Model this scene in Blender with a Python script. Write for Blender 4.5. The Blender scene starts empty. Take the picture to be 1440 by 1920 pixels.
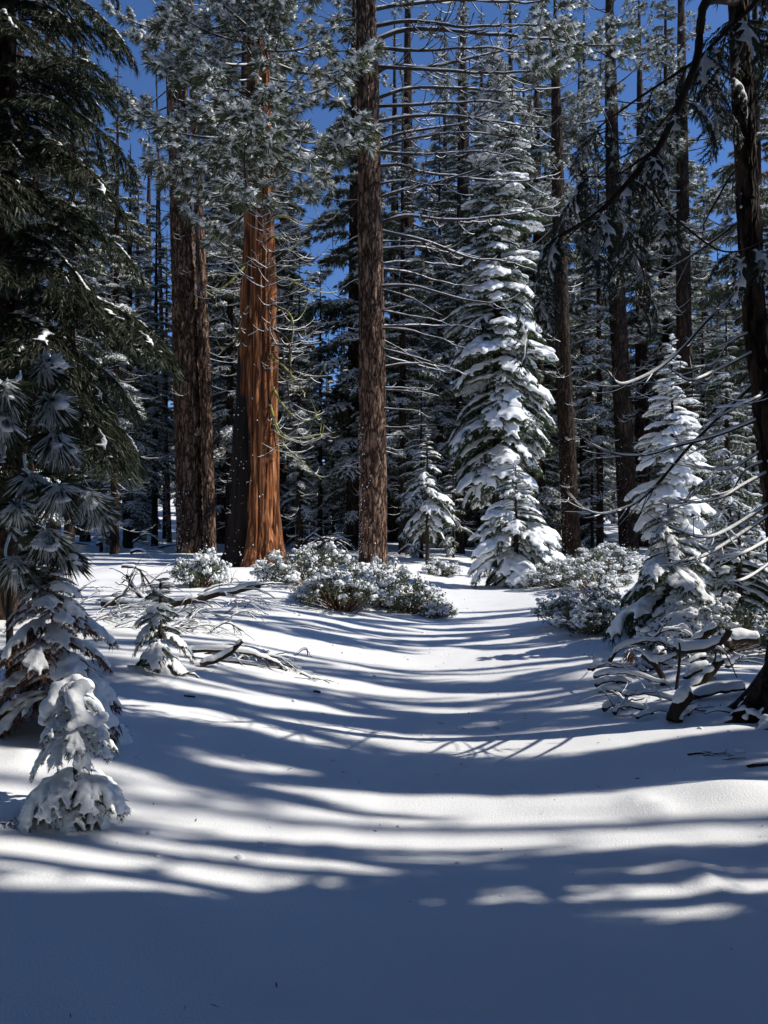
import bpy, math, random
import numpy as np
from mathutils import Matrix, Vector

rng = np.random.default_rng(7)
random.seed(7)
SC = bpy.context.scene
COL = SC.collection
R = math.radians

# ------------------------------------------------------------------ camera
ZC = 1.6
PITCH = math.atan(30 / 1440)
cd = bpy.data.cameras.new('camera')
cam = bpy.data.objects.new('camera', cd)
COL.objects.link(cam)
cd.sensor_fit = 'VERTICAL'; cd.sensor_height = 24.0; cd.lens = 18.0
cd.clip_start = 0.05; cd.clip_end = 2000
cam.location = (0, 0, ZC); cam.rotation_euler = (R(90) + PITCH, 0, 0)
SC.camera = cam
# ------------------------------------------------------------------ sky and sun
SUN_EL, SUN_AZ = R(41), R(90)            # azimuth clockwise from +Y: the sun stands to the right
wd = bpy.data.worlds.new('World'); SC.world = wd; wd.use_nodes = True
nt = wd.node_tree; nt.nodes.clear()
sky = nt.nodes.new('ShaderNodeTexSky'); sky.sky_type = 'NISHITA'; sky.sun_disc = False
sky.sun_elevation = SUN_EL; sky.sun_rotation = SUN_AZ
sky.altitude = 3000; sky.air_density = 1.0; sky.dust_density = 0.0; sky.ozone_density = 10.0
bg = nt.nodes.new('ShaderNodeBackground'); bg.inputs['Strength'].default_value = 0.15
wo = nt.nodes.new('ShaderNodeOutputWorld')
nt.links.new(sky.outputs[0], bg.inputs[0]); nt.links.new(bg.outputs[0], wo.inputs[0])
sd = bpy.data.lights.new('sun', 'SUN'); sd.energy = 5.0; sd.angle = R(0.53); sd.color = (1.0, 0.94, 0.84)
sun = bpy.data.objects.new('sun', sd); COL.objects.link(sun)
sv = Vector((math.sin(SUN_AZ) * math.cos(SUN_EL), math.cos(SUN_AZ) * math.cos(SUN_EL), math.sin(SUN_EL)))
sun.rotation_euler = sv.to_track_quat('Z', 'Y').to_euler(); sun.location = (30, 0, 40)
vs = SC.view_settings
vs.view_transform = 'Standard'; vs.look = 'None'; vs.exposure = 0.07; vs.gamma = 1.0; vs.use_curve_mapping = False
try:
    SC.cycles.max_bounces = 6; SC.cycles.diffuse_bounces = 4; SC.cycles.transmission_bounces = 3
    SC.cycles.glossy_bounces = 2; SC.cycles.use_adaptive_sampling = True
    SC.cycles.caustics_reflective = False; SC.cycles.caustics_refractive = False
except Exception:
    pass

# ------------------------------------------------------------------ numeric helpers
def _h(ix, iy, iz):
    n = (ix.astype(np.int64) * 374761393 + iy.astype(np.int64) * 668265263 + iz.astype(np.int64) * 1274126177) & 0x7fffffff
    n = ((n ^ (n >> 13)) * 1274126177) & 0x7fffffff
    n = (n ^ (n >> 16)) & 0xffff
    return n / 65535.0

def vnoise(p):
    p = np.asarray(p, float)
    i = np.floor(p); f = p - i; f = f * f * (3 - 2 * f)
    x, y, z = i[..., 0], i[..., 1], i[..., 2]
    out = 0
    for a in (0, 1):
        for b in (0, 1):
            for c in (0, 1):
                w = (f[..., 0] if a else 1 - f[..., 0]) * (f[..., 1] if b else 1 - f[..., 1]) * (f[..., 2] if c else 1 - f[..., 2])
                out = out + w * _h(x + a, y + b, z + c)
    return out * 2 - 1

def fbm(p, octv=3, gain=0.5):
    s, a = 0, 1.0
    p = np.asarray(p, float)
    for k in range(octv):
        s = s + a * vnoise(p + 17.3 * k); p = p * 2.03; a *= gain
    return s

def sstep(a, b, x):
    t = np.clip((x - a) / (b - a), 0, 1)
    return t * t * (3 - 2 * t)

def height(x, y):
    x = np.asarray(x, float); y = np.asarray(y, float)
    yy = np.clip(y, -5, 60)
    xc = np.interp(yy, [-5, 2, 5, 11, 20, 30, 60], [0.1, 0.15, 0.25, 0.85, 2.5, 5.5, 14])
    d = x - xc
    w = np.where(d < 0, np.interp(yy, [0, 5, 12, 25], [1.8, 1.75, 2.2, 2.6]), np.interp(yy, [0, 5, 12, 25], [2.0, 2.0, 2.2, 2.6]))
    bank = 1 - np.exp(-(d / w) ** 2)
    amp = np.where(d < 0, np.interp(yy, [-5, 2, 3, 4.5, 6, 10, 22, 40], [.10, .16, .26, .40, .44, .42, .32, .27]), np.interp(yy, [-5, 3, 4.5, 6, 10, 22, 40], [.05, .07, .15, .23, .28, .29, .24]))
    z = bank * amp
    z = z + 0.013 * np.clip(y - 6, 0, 45)
    z = z + sstep(2.5, 14, -x) * 0.10
    p = np.stack([x, y, 0 * x], -1)
    z = z + 0.035 * vnoise(p * 0.45 + 3) + 0.018 * vnoise(p * 1.1 + 9) * (0.5 + bank) + 0.010 * vnoise(p * np.array([1.2, 3.0, 1]) + 31)
    z = z + 0.011 * vnoise(p * 3.1 + 5) * (0.35 + bank) + 0.004 * vnoise(p * 7.3 + 15)
    far = np.hypot(x, y - 10)
    z = z + sstep(20, 70, far) * (0.9 * vnoise(p * 0.035 + 2) + 0.1)
    z = z + sstep(48, 150, y) * 9.0
    return z - height.z0
height.z0 = 0.0
height.z0 = float(height(np.array(0.0), np.array(0.0)))

def hz(x, y):
    return float(height(np.array(float(x)), np.array(float(y))))

def W(px, py, Y):
    """world point at forward distance Y on the ray of a photo pixel"""
    u = (px - 720) / 1440; v = (960 - py) / 1440
    dy = math.cos(PITCH) - v * math.sin(PITCH); dz = math.sin(PITCH) + v * math.cos(PITCH)
    s = Y / dy
    return np.array([u * s, Y, ZC + dz * s])

def G(px, py):
    """where the ray of a photo pixel meets the snow"""
    Ys = 2.0 * 1.004 ** np.arange(1030)
    d = W(px, py, 1.0); xs_ = d[0] * Ys; zs_ = ZC + (d[2] - ZC) * Ys
    i = int(np.argmax(zs_ <= height(xs_, Ys)))
    return np.array([xs_[i], Ys[i], zs_[i]])

def unit(v):
    return v / np.maximum(np.linalg.norm(v, axis=-1, keepdims=True), 1e-9)

OCT = None
def octasphere(sub):
    v = [np.array(a, float) for a in ((1,0,0),(0,1,0),(-1,0,0),(0,-1,0),(0,0,1),(0,0,-1))]
    f = [(0,1,4),(1,2,4),(2,3,4),(3,0,4),(1,0,5),(2,1,5),(3,2,5),(0,3,5)]
    for _ in range(sub):
        cache = {}; nf = []
        def mid(a, b):
            k = (min(a, b), max(a, b))
            if k not in cache:
                m = v[a] + v[b]; v.append(m / np.linalg.norm(m)); cache[k] = len(v) - 1
            return cache[k]
        for a, b, c in f:
            ab, bc, ca = mid(a, b), mid(b, c), mid(c, a)
            nf += [(a, ab, ca), (ab, b, bc), (ca, bc, c), (ab, bc, ca)]
        f = nf
    return np.array(v), np.array(f)
OCTS = [octasphere(k) for k in range(4)]

class Buf:
    def __init__(self):
        self.V = []; self.F = []; self.n = 0
    def add(self, v, f):
        v = np.asarray(v, float).reshape(-1, 3); f = np.asarray(f, np.int64).reshape(-1, 3)
        if len(v) == 0: return self
        self.V.append(v); self.F.append(f + self.n); self.n += len(v)
        return self
    def arr(self):
        if not self.V: return np.zeros((0, 3)), np.zeros((0, 3), np.int64)
        v = np.concatenate(self.V); f = np.concatenate(self.F)
        self.V = [v]; self.F = [f]
        return v, f
    def addbuf(self, b, M=None, off=None):
        v, f = b.arr()
        if len(v) == 0: return self
        if M is not None: v = v @ M.T
        if off is not None: v = v + off
        return self.add(v, f)
    def tube(self, pts, rad, sides=6):
        pts = np.asarray(pts, float); rad = np.broadcast_to(np.asarray(rad, float), (len(pts),))
        t = unit(np.gradient(pts, axis=0))
        m = np.abs(t.mean(0)); ref = np.array([0, 0, 1.0]) if m[2] < 0.8 else np.array([1.0, 0, 0])
        a = unit(np.cross(t, ref)); b = np.cross(a, t)
        th = np.arange(sides) / sides * 2 * np.pi
        ring = pts[:, None, :] + rad[:, None, None] * (np.cos(th)[None, :, None] * a[:, None, :] + np.sin(th)[None, :, None] * b[:, None, :])
        n = len(pts); v = np.concatenate([ring.reshape(-1, 3), pts[:1], pts[-1:]])
        i = np.arange(n - 1)[:, None] * sides; j = np.arange(sides)[None, :]; k = (j + 1) % sides
        A, B, C, D = i + j, i + k, i + sides + k, i + sides + j
        f = np.concatenate([np.stack([A, B, C], -1).reshape(-1, 3), np.stack([A, C, D], -1).reshape(-1, 3)])
        e0 = np.stack([np.arange(sides), np.full(sides, n * sides), (np.arange(sides) + 1) % sides][::-1], -1)
        l = (n - 1) * sides
        e1 = np.stack([l + np.arange(sides), l + (np.arange(sides) + 1) % sides, np.full(sides, n * sides + 1)], -1)
        return self.add(v, np.concatenate([f, e0, e1]))
    def blades(self, o, d, l, w, droop=0.0, diamond=True):
        o = np.asarray(o, float).reshape(-1, 3); n = len(o)
        if n == 0: return self
        d = unit(np.asarray(d, float).reshape(-1, 3)); l = np.broadcast_to(l, (n,))[:, None]; w = np.broadcast_to(w, (n,))[:, None]
        s = unit(np.cross(d, rng.normal(size=(n, 3))))
        tip = o + d * l; tip[:, 2] -= (droop * l)[:, 0]
        if diamond:
            m = o + d * l * 0.45
            v = np.stack([o, m - s * w / 2, tip, m + s * w / 2], 1).reshape(-1, 3)
            b = np.arange(n)[:, None] * 4
            return self.add(v, np.concatenate([b + [0, 1, 2], b + [0, 2, 3]]))
        v = np.stack([o - s * w / 2, o + s * w / 2, tip], 1).reshape(-1, 3)
        return self.add(v, np.arange(n * 3).reshape(-1, 3))
    def blobs(self, c, s, yaw=None, sub=1, jit=0.15):
        c = np.asarray(c, float).reshape(-1, 3); n = len(c)
        if n == 0: return self
        s = np.asarray(s, float)
        if s.ndim == 1: s = np.repeat(s[:, None], 3, 1) if len(s) == n else np.broadcast_to(s, (n, 3))
        ov, of = OCTS[sub]
        v = ov[None] * (1 + jit * rng.uniform(-1, 1, (n, len(ov), 1))) * s[:, None, :]
        if yaw is not None:
            cy, sy = np.cos(yaw)[:, None], np.sin(yaw)[:, None]
            v = np.stack([v[..., 0] * cy - v[..., 1] * sy, v[..., 0] * sy + v[..., 1] * cy, v[..., 2]], -1)
        v = v + c[:, None, :]
        f = of[None] + (np.arange(n) * len(ov))[:, None, None]
        return self.add(v.reshape(-1, 3), f.reshape(-1, 3))
    def spikes(self, o, d, l, w):
        """long thin octahedra: needles sheathed in snow"""
        o = np.asarray(o, float).reshape(-1, 3); n = len(o)
        if n == 0: return self
        d = unit(d); l = np.broadcast_to(l, (n,))[:, None]; w = np.broadcast_to(w, (n,))[:, None]
        a = unit(np.cross(d, rng.normal(size=(n, 3)))); b = np.cross(d, a)
        m = o + d * l * 0.4
        tip = o + d * l; tip[:, 2] -= (l * 0.12)[:, 0]
        v = np.stack([o, m + a * w, m + b * w * .7, m - a * w, m - b * w * .7, tip], 1).reshape(-1, 3)
        F = np.array([(0,2,1),(0,3,2),(0,4,3),(0,1,4),(5,1,2),(5,2,3),(5,3,4),(5,4,1)])
        f = F[None] + (np.arange(n) * 6)[:, None, None]
        return self.add(v, f.reshape(-1, 3))

def mesh(name, buf, mat, smooth=False):
    v, f = buf.arr()
    me = bpy.data.meshes.new(name)
    me.vertices.add(len(v)); me.vertices.foreach_set('co', v.astype(np.float32).ravel())
    me.loops.add(len(f) * 3); me.loops.foreach_set('vertex_index', f.astype(np.int32).ravel())
    me.polygons.add(len(f)); me.polygons.foreach_set('loop_start', np.arange(0, len(f) * 3, 3, dtype=np.int32))
    if smooth: me.polygons.foreach_set('use_smooth', np.ones(len(f), bool))
    me.update(calc_edges=True)
    if mat is not None: me.materials.append(mat)
    return me

def link(name, data, parent=None, loc=None):
    o = bpy.data.objects.new(name, data); COL.objects.link(o)
    if parent is not None: o.parent = parent
    if loc is not None: o.location = loc
    return o

def part(name, buf, mat, parent, smooth=False):
    if buf.n == 0: return None
    return link(name, mesh(name, buf, mat, smooth), parent)

def thing(name, label, cat, loc=(0, 0, 0), group=None, rotz=0.0):
    o = link(name, None, None, loc); o.empty_display_size = 0.2; o.rotation_euler = (0, 0, rotz)
    o['label'] = label; o['category'] = cat
    if group: o['group'] = group
    return o

def copy_tree(o, parent=None):
    c = o.copy(); COL.objects.link(c); c.parent = parent
    for ch in list(o.children): copy_tree(ch, c)
    return c

def remesh(buf, voxel, smooth_it=4):
    me = mesh('tmp', buf, None); o = bpy.data.objects.new('tmp', me); COL.objects.link(o)
    m = o.modifiers.new('r', 'REMESH'); m.mode = 'VOXEL'; m.voxel_size = voxel
    if smooth_it:
        s = o.modifiers.new('s', 'SMOOTH'); s.iterations = smooth_it; s.factor = 0.5
    t = o.modifiers.new('t', 'TRIANGULATE')
    dg = bpy.context.evaluated_depsgraph_get(); ev = o.evaluated_get(dg); em = ev.to_mesh()
    v = np.zeros(len(em.vertices) * 3, np.float32); em.vertices.foreach_get('co', v)
    f = np.zeros(len(em.polygons) * 3, np.int32); em.polygons.foreach_get('vertices', f)
    ev.to_mesh_clear(); bpy.data.objects.remove(o); bpy.data.meshes.remove(me)
    return Buf().add(v.reshape(-1, 3), f.reshape(-1, 3))

# ------------------------------------------------------------------ materials
def mat_new(name):
    m = bpy.data.materials.new(name); m.use_nodes = True
    nt = m.node_tree; b = nt.nodes['Principled BSDF']
    return m, nt, b

def nd(nt, t, **kw):
    n = nt.nodes.new(t)
    for k, v in kw.items():
        if k in n.inputs: n.inputs[k].default_value = v
        else: setattr(n, k, v)
    return n

def ramp(nt, stops, fac):
    r = nt.nodes.new('ShaderNodeValToRGB'); e = r.color_ramp.elements
    while len(e) < len(stops): e.new(0.5)
    for el, (p, c) in zip(e, stops): el.position = p; el.color = (*c, 1)
    nt.links.new(fac, r.inputs[0]); return r.outputs[0]

def coords(nt, scale=(1, 1, 1), kind='Object'):
    tc = nt.nodes.new('ShaderNodeTexCoord'); mp = nt.nodes.new('ShaderNodeMapping'); mp.inputs['Scale'].default_value = scale
    nt.links.new(tc.outputs[kind], mp.inputs[0]); return mp.outputs[0]

def bump(nt, b, h, strength, dist):
    bp = nt.nodes.new('ShaderNodeBump'); bp.inputs['Strength'].default_value = strength; bp.inputs['Distance'].default_value = dist
    nt.links.new(h, bp.inputs['Height']); nt.links.new(bp.outputs[0], b.inputs['Normal'])

def snow_mat(name, scale, strength, col=(0.86, 0.88, 0.90)):
    m, nt, b = mat_new(name)
    v = coords(nt)
    n1 = nd(nt, 'ShaderNodeTexNoise', Scale=scale, Detail=4.0, Roughness=0.65); nt.links.new(v, n1.inputs['Vector'])
    b.inputs['Base Color'].default_value = (*col, 1); b.inputs['Roughness'].default_value = 0.75
    b.inputs['Specular IOR Level'].default_value = 0.25
    bump(nt, b, n1.outputs[0], strength, 0.02)
    return m

def needle_mat(name, c0, c1, trans=0.35, tcol=None):
    m, nt, b = mat_new(name)
    oi = nt.nodes.new('ShaderNodeNewGeometry')
    col = ramp(nt, [(0.0, c0), (1.0, c1)], oi.outputs['Random Per Island'])
    nt.links.new(col, b.inputs['Base Color']); b.inputs['Roughness'].default_value = 0.55
    tr = nt.nodes.new('ShaderNodeBsdfTranslucent')
    if tcol: tr.inputs[0].default_value = (*tcol, 1)
    else: nt.links.new(col, tr.inputs[0])
    mx = nt.nodes.new('ShaderNodeMixShader'); mx.inputs[0].default_value = trans
    out = [n for n in nt.nodes if n.type == 'OUTPUT_MATERIAL'][0]
    nt.links.new(b.outputs[0], mx.inputs[1]); nt.links.new(tr.outputs[0], mx.inputs[2]); nt.links.new(mx.outputs[0], out.inputs[0])
    return m

def cracks(nt, vec, scale, width, warp=0.25):
    """bark plates parted by dark fissures"""
    nz = nd(nt, 'ShaderNodeTexNoise', Scale=scale * 0.8, Detail=3.0); nt.links.new(vec, nz.inputs['Vector'])
    mxv = nd(nt, 'ShaderNodeMix', data_type='VECTOR'); mxv.inputs[0].default_value = warp
    nt.links.new(vec, mxv.inputs[4]); nt.links.new(nz.outputs['Color'], mxv.inputs[5])
    vo = nd(nt, 'ShaderNodeTexVoronoi', Scale=scale, feature='DISTANCE_TO_EDGE'); nt.links.new(mxv.outputs[1], vo.inputs['Vector'])
    mr = nd(nt, 'ShaderNodeMapRange'); mr.inputs[1].default_value = 0.0; mr.inputs[2].default_value = width
    nt.links.new(vo.outputs['Distance'], mr.inputs[0]); return mr.outputs[0]

def bark_mat(name, stops, sc, zs, bstr=0.6, bdist=0.03, plate=0.0, pz=0.3):
    m, nt, b = mat_new(name)
    v = coords(nt, (1, 1, zs))
    n1 = nd(nt, 'ShaderNodeTexNoise', Scale=sc, Detail=5.0, Roughness=0.62, Distortion=0.4); nt.links.new(v, n1.inputs['Vector'])
    n2 = nd(nt, 'ShaderNodeTexNoise', Scale=sc * 0.22, Detail=2.0); nt.links.new(v, n2.inputs['Vector'])
    mx = nd(nt, 'ShaderNodeMath', operation='MULTIPLY_ADD'); mx.inputs[1].default_value = 0.45
    nt.links.new(n2.outputs[0], mx.inputs[0])
    a2 = nd(nt, 'ShaderNodeMath', operation='MULTIPLY'); a2.inputs[1].default_value = 0.6
    nt.links.new(n1.outputs[0], a2.inputs[0]); nt.links.new(a2.outputs[0], mx.inputs[2])
    col = ramp(nt, stops, mx.outputs[0]); hgt = n1.outputs[0]
    if plate:
        ck = cracks(nt, coords(nt, (1, 1, pz)), plate, 0.22)
        mc = nd(nt, 'ShaderNodeMix', data_type='RGBA'); nt.links.new(ck, mc.inputs['Factor']); nt.links.new(col, mc.inputs['B'])
        mc.inputs['A'].default_value = (stops[0][1][0] * .8, stops[0][1][1] * .8, stops[0][1][2] * .8, 1); col = mc.outputs['Result']
        ad = nd(nt, 'ShaderNodeMath', operation='MULTIPLY_ADD'); ad.inputs[1].default_value = 1.2
        nt.links.new(ck, ad.inputs[0]); nt.links.new(n1.outputs[0], ad.inputs[2]); hgt = ad.outputs[0]
    nt.links.new(col, b.inputs['Base Color'])
    b.inputs['Roughness'].default_value = 0.9; b.inputs['Specular IOR Level'].default_value = 0.15
    bump(nt, b, hgt, bstr, bdist)
    return m

M = {}
M['ground'] = snow_mat('snow_ground', 90, 0.32, (0.85, 0.865, 0.885))
# sparse needles and bark crumbs fallen on the snow
m = M['ground']; nt = m.node_tree; b = nt.nodes['Principled BSDF']
v = coords(nt)
vo = nd(nt, 'ShaderNodeTexVoronoi', Scale=7.0, Randomness=1.0); nt.links.new(v, vo.inputs['Vector'])
nn = nd(nt, 'ShaderNodeTexNoise', Scale=0.7, Detail=2.0); nt.links.new(v, nn.inputs['Vector'])
th = nd(nt, 'ShaderNodeMath', operation='MULTIPLY'); th.inputs[1].default_value = 0.055; nt.links.new(nn.outputs[0], th.inputs[0])
lt = nd(nt, 'ShaderNodeMath', operation='LESS_THAN'); nt.links.new(vo.outputs['Distance'], lt.inputs[0]); nt.links.new(th.outputs[0], lt.inputs[1])
sel = nd(nt, 'ShaderNodeSeparateColor'); nt.links.new(vo.outputs['Color'], sel.inputs[0])
g2 = nd(nt, 'ShaderNodeMath', operation='GREATER_THAN'); g2.inputs[1].default_value = 0.72; nt.links.new(sel.outputs[0], g2.inputs[0])
ml = nd(nt, 'ShaderNodeMath', operation='MULTIPLY'); nt.links.new(lt.outputs[0], ml.inputs[0]); nt.links.new(g2.outputs[0], ml.inputs[1])
mc = nd(nt, 'ShaderNodeMix', data_type='RGBA'); nt.links.new(ml.outputs[0], mc.inputs['Factor'])
mc.inputs['A'].default_value = (0.85, 0.865, 0.885, 1); mc.inputs['B'].default_value = (0.10, 0.07, 0.04, 1)
nt.links.new(mc.outputs['Result'], b.inputs['Base Color'])

M['snow'] = snow_mat('snow_pillow', 38, 0.45)
M['snowfar'] = snow_mat('snow_crown', 9, 0.5)
M['frost'] = snow_mat('snow_frosted_needles', 30, 0.2, (0.82, 0.85, 0.85))
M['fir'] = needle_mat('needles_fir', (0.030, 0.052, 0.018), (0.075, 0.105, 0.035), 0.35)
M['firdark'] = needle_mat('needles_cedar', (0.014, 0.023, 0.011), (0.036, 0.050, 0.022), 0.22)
M['far'] = needle_mat('needles_far', (0.045, 0.064, 0.032), (0.105, 0.125, 0.065), 0.35)
M['pine'] = needle_mat('needles_pine', (0.050, 0.070, 0.030), (0.125, 0.145, 0.070), 0.35)
M['dead'] = needle_mat('needles_dead', (0.085, 0.036, 0.020), (0.20, 0.090, 0.050), 0.3)
M['leaf'] = needle_mat('leaf_shrub', (0.040, 0.062, 0.032), (0.110, 0.140, 0.080), 0.2)
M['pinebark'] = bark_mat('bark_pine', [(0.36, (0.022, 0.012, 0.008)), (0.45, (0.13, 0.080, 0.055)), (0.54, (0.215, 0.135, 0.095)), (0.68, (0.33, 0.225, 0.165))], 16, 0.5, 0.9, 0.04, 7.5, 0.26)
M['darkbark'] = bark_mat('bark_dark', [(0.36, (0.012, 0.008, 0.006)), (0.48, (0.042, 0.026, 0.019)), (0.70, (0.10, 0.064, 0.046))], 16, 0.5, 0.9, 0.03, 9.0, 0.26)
M['wood'] = bark_mat('bark_branch', [(0.3, (0.018, 0.013, 0.010)), (0.55, (0.045, 0.033, 0.025)), (0.8, (0.10, 0.075, 0.057))], 14, 0.6, 0.5, 0.01)
M['lichen'] = bark_mat('bark_lichen', [(0.38, (0.060, 0.045, 0.030)), (0.5, (0.12, 0.10, 0.055)), (0.58, (0.36, 0.36, 0.09)), (0.8, (0.46, 0.47, 0.24))], 9, 0.6, 0.5, 0.01)
M['twigred'] = bark_mat('bark_twig', [(0.3, (0.06, 0.030, 0.018)), (0.7, (0.20, 0.115, 0.070))], 14, 0.6, 0.4, 0.005)

# incense-cedar bark: orange fibrous strips and a charred scar on its far-left face
m, nt, b = mat_new('bark_cedar')
v = coords(nt, (1, 1, 0.07))
n1 = nd(nt, 'ShaderNodeTexNoise', Scale=13.0, Detail=7.0, Roughness=0.66, Distortion=0.5); nt.links.new(v, n1.inputs['Vector'])
c1 = ramp(nt, [(0.33, (0.035, 0.012, 0.007)), (0.44, (0.25, 0.085, 0.032)), (0.55, (0.46, 0.195, 0.080)), (0.72, (0.58, 0.31, 0.16))], n1.outputs[0])
ck = cracks(nt, coords(nt, (1, 1, 0.045)), 8.0, 0.30, 0.2)
mk = nd(nt, 'ShaderNodeMix', data_type='RGBA'); nt.links.new(ck, mk.inputs['Factor']); nt.links.new(c1, mk.inputs['B']); mk.inputs['A'].default_value = (0.055, 0.020, 0.011, 1)
c1 = mk.outputs['Result']
v2 = coords(nt, (1, 1, 0.25))
n2 = nd(nt, 'ShaderNodeTexNoise', Scale=2.6, Detail=5.0, Roughness=0.7); nt.links.new(v2, n2.inputs['Vector'])
at = nt.nodes.new('ShaderNodeAttribute'); at.attribute_name = 'char'
ad = nd(nt, 'ShaderNodeMath', operation='ADD'); nt.links.new(at.outputs['Fac'], ad.inputs[0]); nt.links.new(n2.outputs[0], ad.inputs[1])
cm = ramp(nt, [(0.93, (0, 0, 0)), (1.0, (1, 1, 1))], ad.outputs[0])
mc = nd(nt, 'ShaderNodeMix', data_type='RGBA'); nt.links.new(cm, mc.inputs['Factor']); nt.links.new(c1, mc.inputs['A'])
mc.inputs['B'].default_value = (0.014, 0.011, 0.010, 1)
nt.links.new(mc.outputs['Result'], b.inputs['Base Color']); b.inputs['Roughness'].default_value = 0.9
b.inputs['Specular IOR Level'].default_value = 0.15
bump(nt, b, n1.outputs[0], 0.8, 0.05)
M['cedarbark'] = m

# ------------------------------------------------------------------ ground: one sheet of snow
def lines(breaks):
    out = []
    for (a, b_, s) in breaks: out.append(np.arange(a, b_, s))
    return np.concatenate(out)
xs = lines([(-320, -60, 12), (-60, -20, 2.5), (-20, -8, 0.5), (-8, -4, 0.12), (-4, 4, 0.07), (4, 8, 0.12), (8, 20, 0.5), (20, 60, 2.5), (60, 330, 12)])
ys = lines([(-200, -30, 12), (-30, -6, 2), (-6, 1, 0.3), (1, 9, 0.07), (9, 16, 0.11), (16, 32, 0.22), (32, 70, 1.0), (70, 330, 8)])
X, Y = np.meshgrid(xs, ys, indexing='ij')
nx, ny = X.shape
Z = height(X, Y)
# real snow mounds over buried brush
def mound(px, py, rx, ry, hgt):
    global Z
    g = G(px, py)
    Z = Z + hgt * np.exp(-((X - g[0]) / rx) ** 2 - ((Y - g[1]) / ry) ** 2)
MOUNDS = [(1195, 1512, .10, .07, .045), (1235, 1522, .09, .06, .035), (1395, 1500, .30, .14, .07), (1280, 1490, .5, .12, .04), (1330, 1660, .08, .12, .05), (1275, 1620, .16, .08, .04),
          (430, 1080, .9, .5, .18), (330, 1085, 1.0, .4, .15), (240, 1075, 1.2, .5, .2), (1290, 1290, .75, .55, .14), (1130, 1260, .5, .25, .06), (50, 1425, .12, .1, .05),
          (650, 1640, .6, .12, .02), (300, 1700, .8, .2, .03), (900, 1330, .9, .1, -.02), (760, 1395, 1.2, .1, .03), (250, 1270, .5, .3, .08)]
for a in MOUNDS: mound(*a)
I = np.arange(nx * ny).reshape(nx, ny)
A, B, C, D = I[:-1, :-1].ravel(), I[1:, :-1].ravel(), I[1:, 1:].ravel(), I[:-1, 1:].ravel()
gb = Buf().add(np.stack([X, Y, Z], -1).reshape(-1, 3), np.concatenate([np.stack([A, B, C], -1), np.stack([A, C, D], -1)]))
ground = link('snow_ground', mesh('snow_ground', gb, M['ground'], True))
ground['kind'] = 'structure'; ground['label'] = 'snow covered forest floor with a shallow trail trough'

# ------------------------------------------------------------------ builders
UP = np.array([0, 0, 1.0])

def spline(pts, n):
    """Catmull-Rom through pts"""
    p = np.asarray(pts, float)
    if len(p) < 3:
        t = np.linspace(0, 1, n)[:, None]; return p[0] + (p[-1] - p[0]) * t
    q = np.concatenate([[2 * p[0] - p[1]], p, [2 * p[-1] - p[-2]]])
    s = np.linspace(0, len(p) - 1 - 1e-6, n); i = s.astype(int); t = (s - i)[:, None]
    a, b_, c, d = q[i], q[i + 1], q[i + 2], q[i + 3]
    return 0.5 * ((2 * b_) + (c - a) * t + (2 * a - 5 * b_ + 4 * c - d) * t ** 2 + (-a + 3 * b_ - 3 * c + d) * t ** 3)

def snow_on(buf, pts, rad, thick=1.0, sides=6, gap=0.12, add=0.004):
    """a ridge of snow lying along the top of a limb; stays broken where the limb is steep"""
    pts = np.asarray(pts, float); n = len(pts); rad = np.broadcast_to(rad, (n,))
    t = unit(np.gradient(pts, axis=0)); flat = np.clip(1 - (np.abs(t[:, 2]) / 0.93) ** 3, 0, 1)
    nz = vnoise(pts * 2.1 / max(0.3, 1) + rng.uniform(0, 50)) * 0.5 + vnoise(pts * 7.0) * 0.3
    k = np.clip(0.85 + 0.5 * nz, 0.0, 1.6) * flat * thick
    k = np.where(nz < -0.62 + gap, 0.05, k)
    rs = (rad * 0.85 + add) * np.clip(k, 0.05, 2)
    rs[0] *= 0.4; rs[-1] *= 0.5
    buf.tube(pts + UP * (rad * 0.35 + rs * 0.55)[:, None], rs, sides)

def trunk_buf(axis, rad, sides, rows, depth=0.0, freq=9.0, zf=0.25, flare=0.0, lobes=5, charf=None, wob=0.03, seed=0.0):
    """axis: control points; rad: radii at the control points. Furrowed bark is real relief."""
    pts = spline(axis, rows)
    s = np.linspace(0, len(axis) - 1, rows); r = np.interp(s, np.arange(len(axis)), rad)
    z = pts[:, 2] - pts[0, 2]
    th = np.arange(sides) / sides * 2 * np.pi
    T, Zz = np.meshgrid(th, z); Rr = np.repeat(r[:, None], sides, 1)
    fl = flare * np.exp(-Zz / 0.45) * (0.6 + 0.5 * np.cos(T * lobes + seed) + 0.25 * np.cos(T * 3 + 1.3 * seed))
    p3 = np.stack([np.cos(T) * Rr * freq, np.sin(T) * Rr * freq, Zz * freq * zf], -1) + seed
    ridge = 1 - np.abs(vnoise(p3)) * 2.2
    ridge2 = 1 - np.abs(vnoise(p3 * 2.1 + 5)) * 2
    dsp = -depth * np.clip(ridge, 0, 1) ** 2 * 1.0 - depth * 0.4 * np.clip(ridge2, 0, 1) ** 2
    R2 = Rr * (1 + fl) + dsp + wob * Rr * vnoise(np.stack([np.cos(T) * 1.5, np.sin(T) * 1.5, Zz * 0.5], -1) + seed)
    if charf is not None: R2, ch = charf(T, Zz, R2)
    ring = pts[:, None, :] + np.stack([np.cos(T) * R2, np.sin(T) * R2, 0 * T], -1)
    v = ring.reshape(-1, 3)
    i = np.arange(rows - 1)[:, None] * sides; j = np.arange(sides)[None, :]; k = (j + 1) % sides
    A, B, C, D = i + j, i + k, i + sides + k, i + sides + j
    f = np.concatenate([np.stack([A, B, C], -1).reshape(-1, 3), np.stack([A, C, D], -1).reshape(-1, 3)])
    b_ = Buf().add(v, f)
    return (b_, ch.ravel()) if charf is not None else b_

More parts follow.
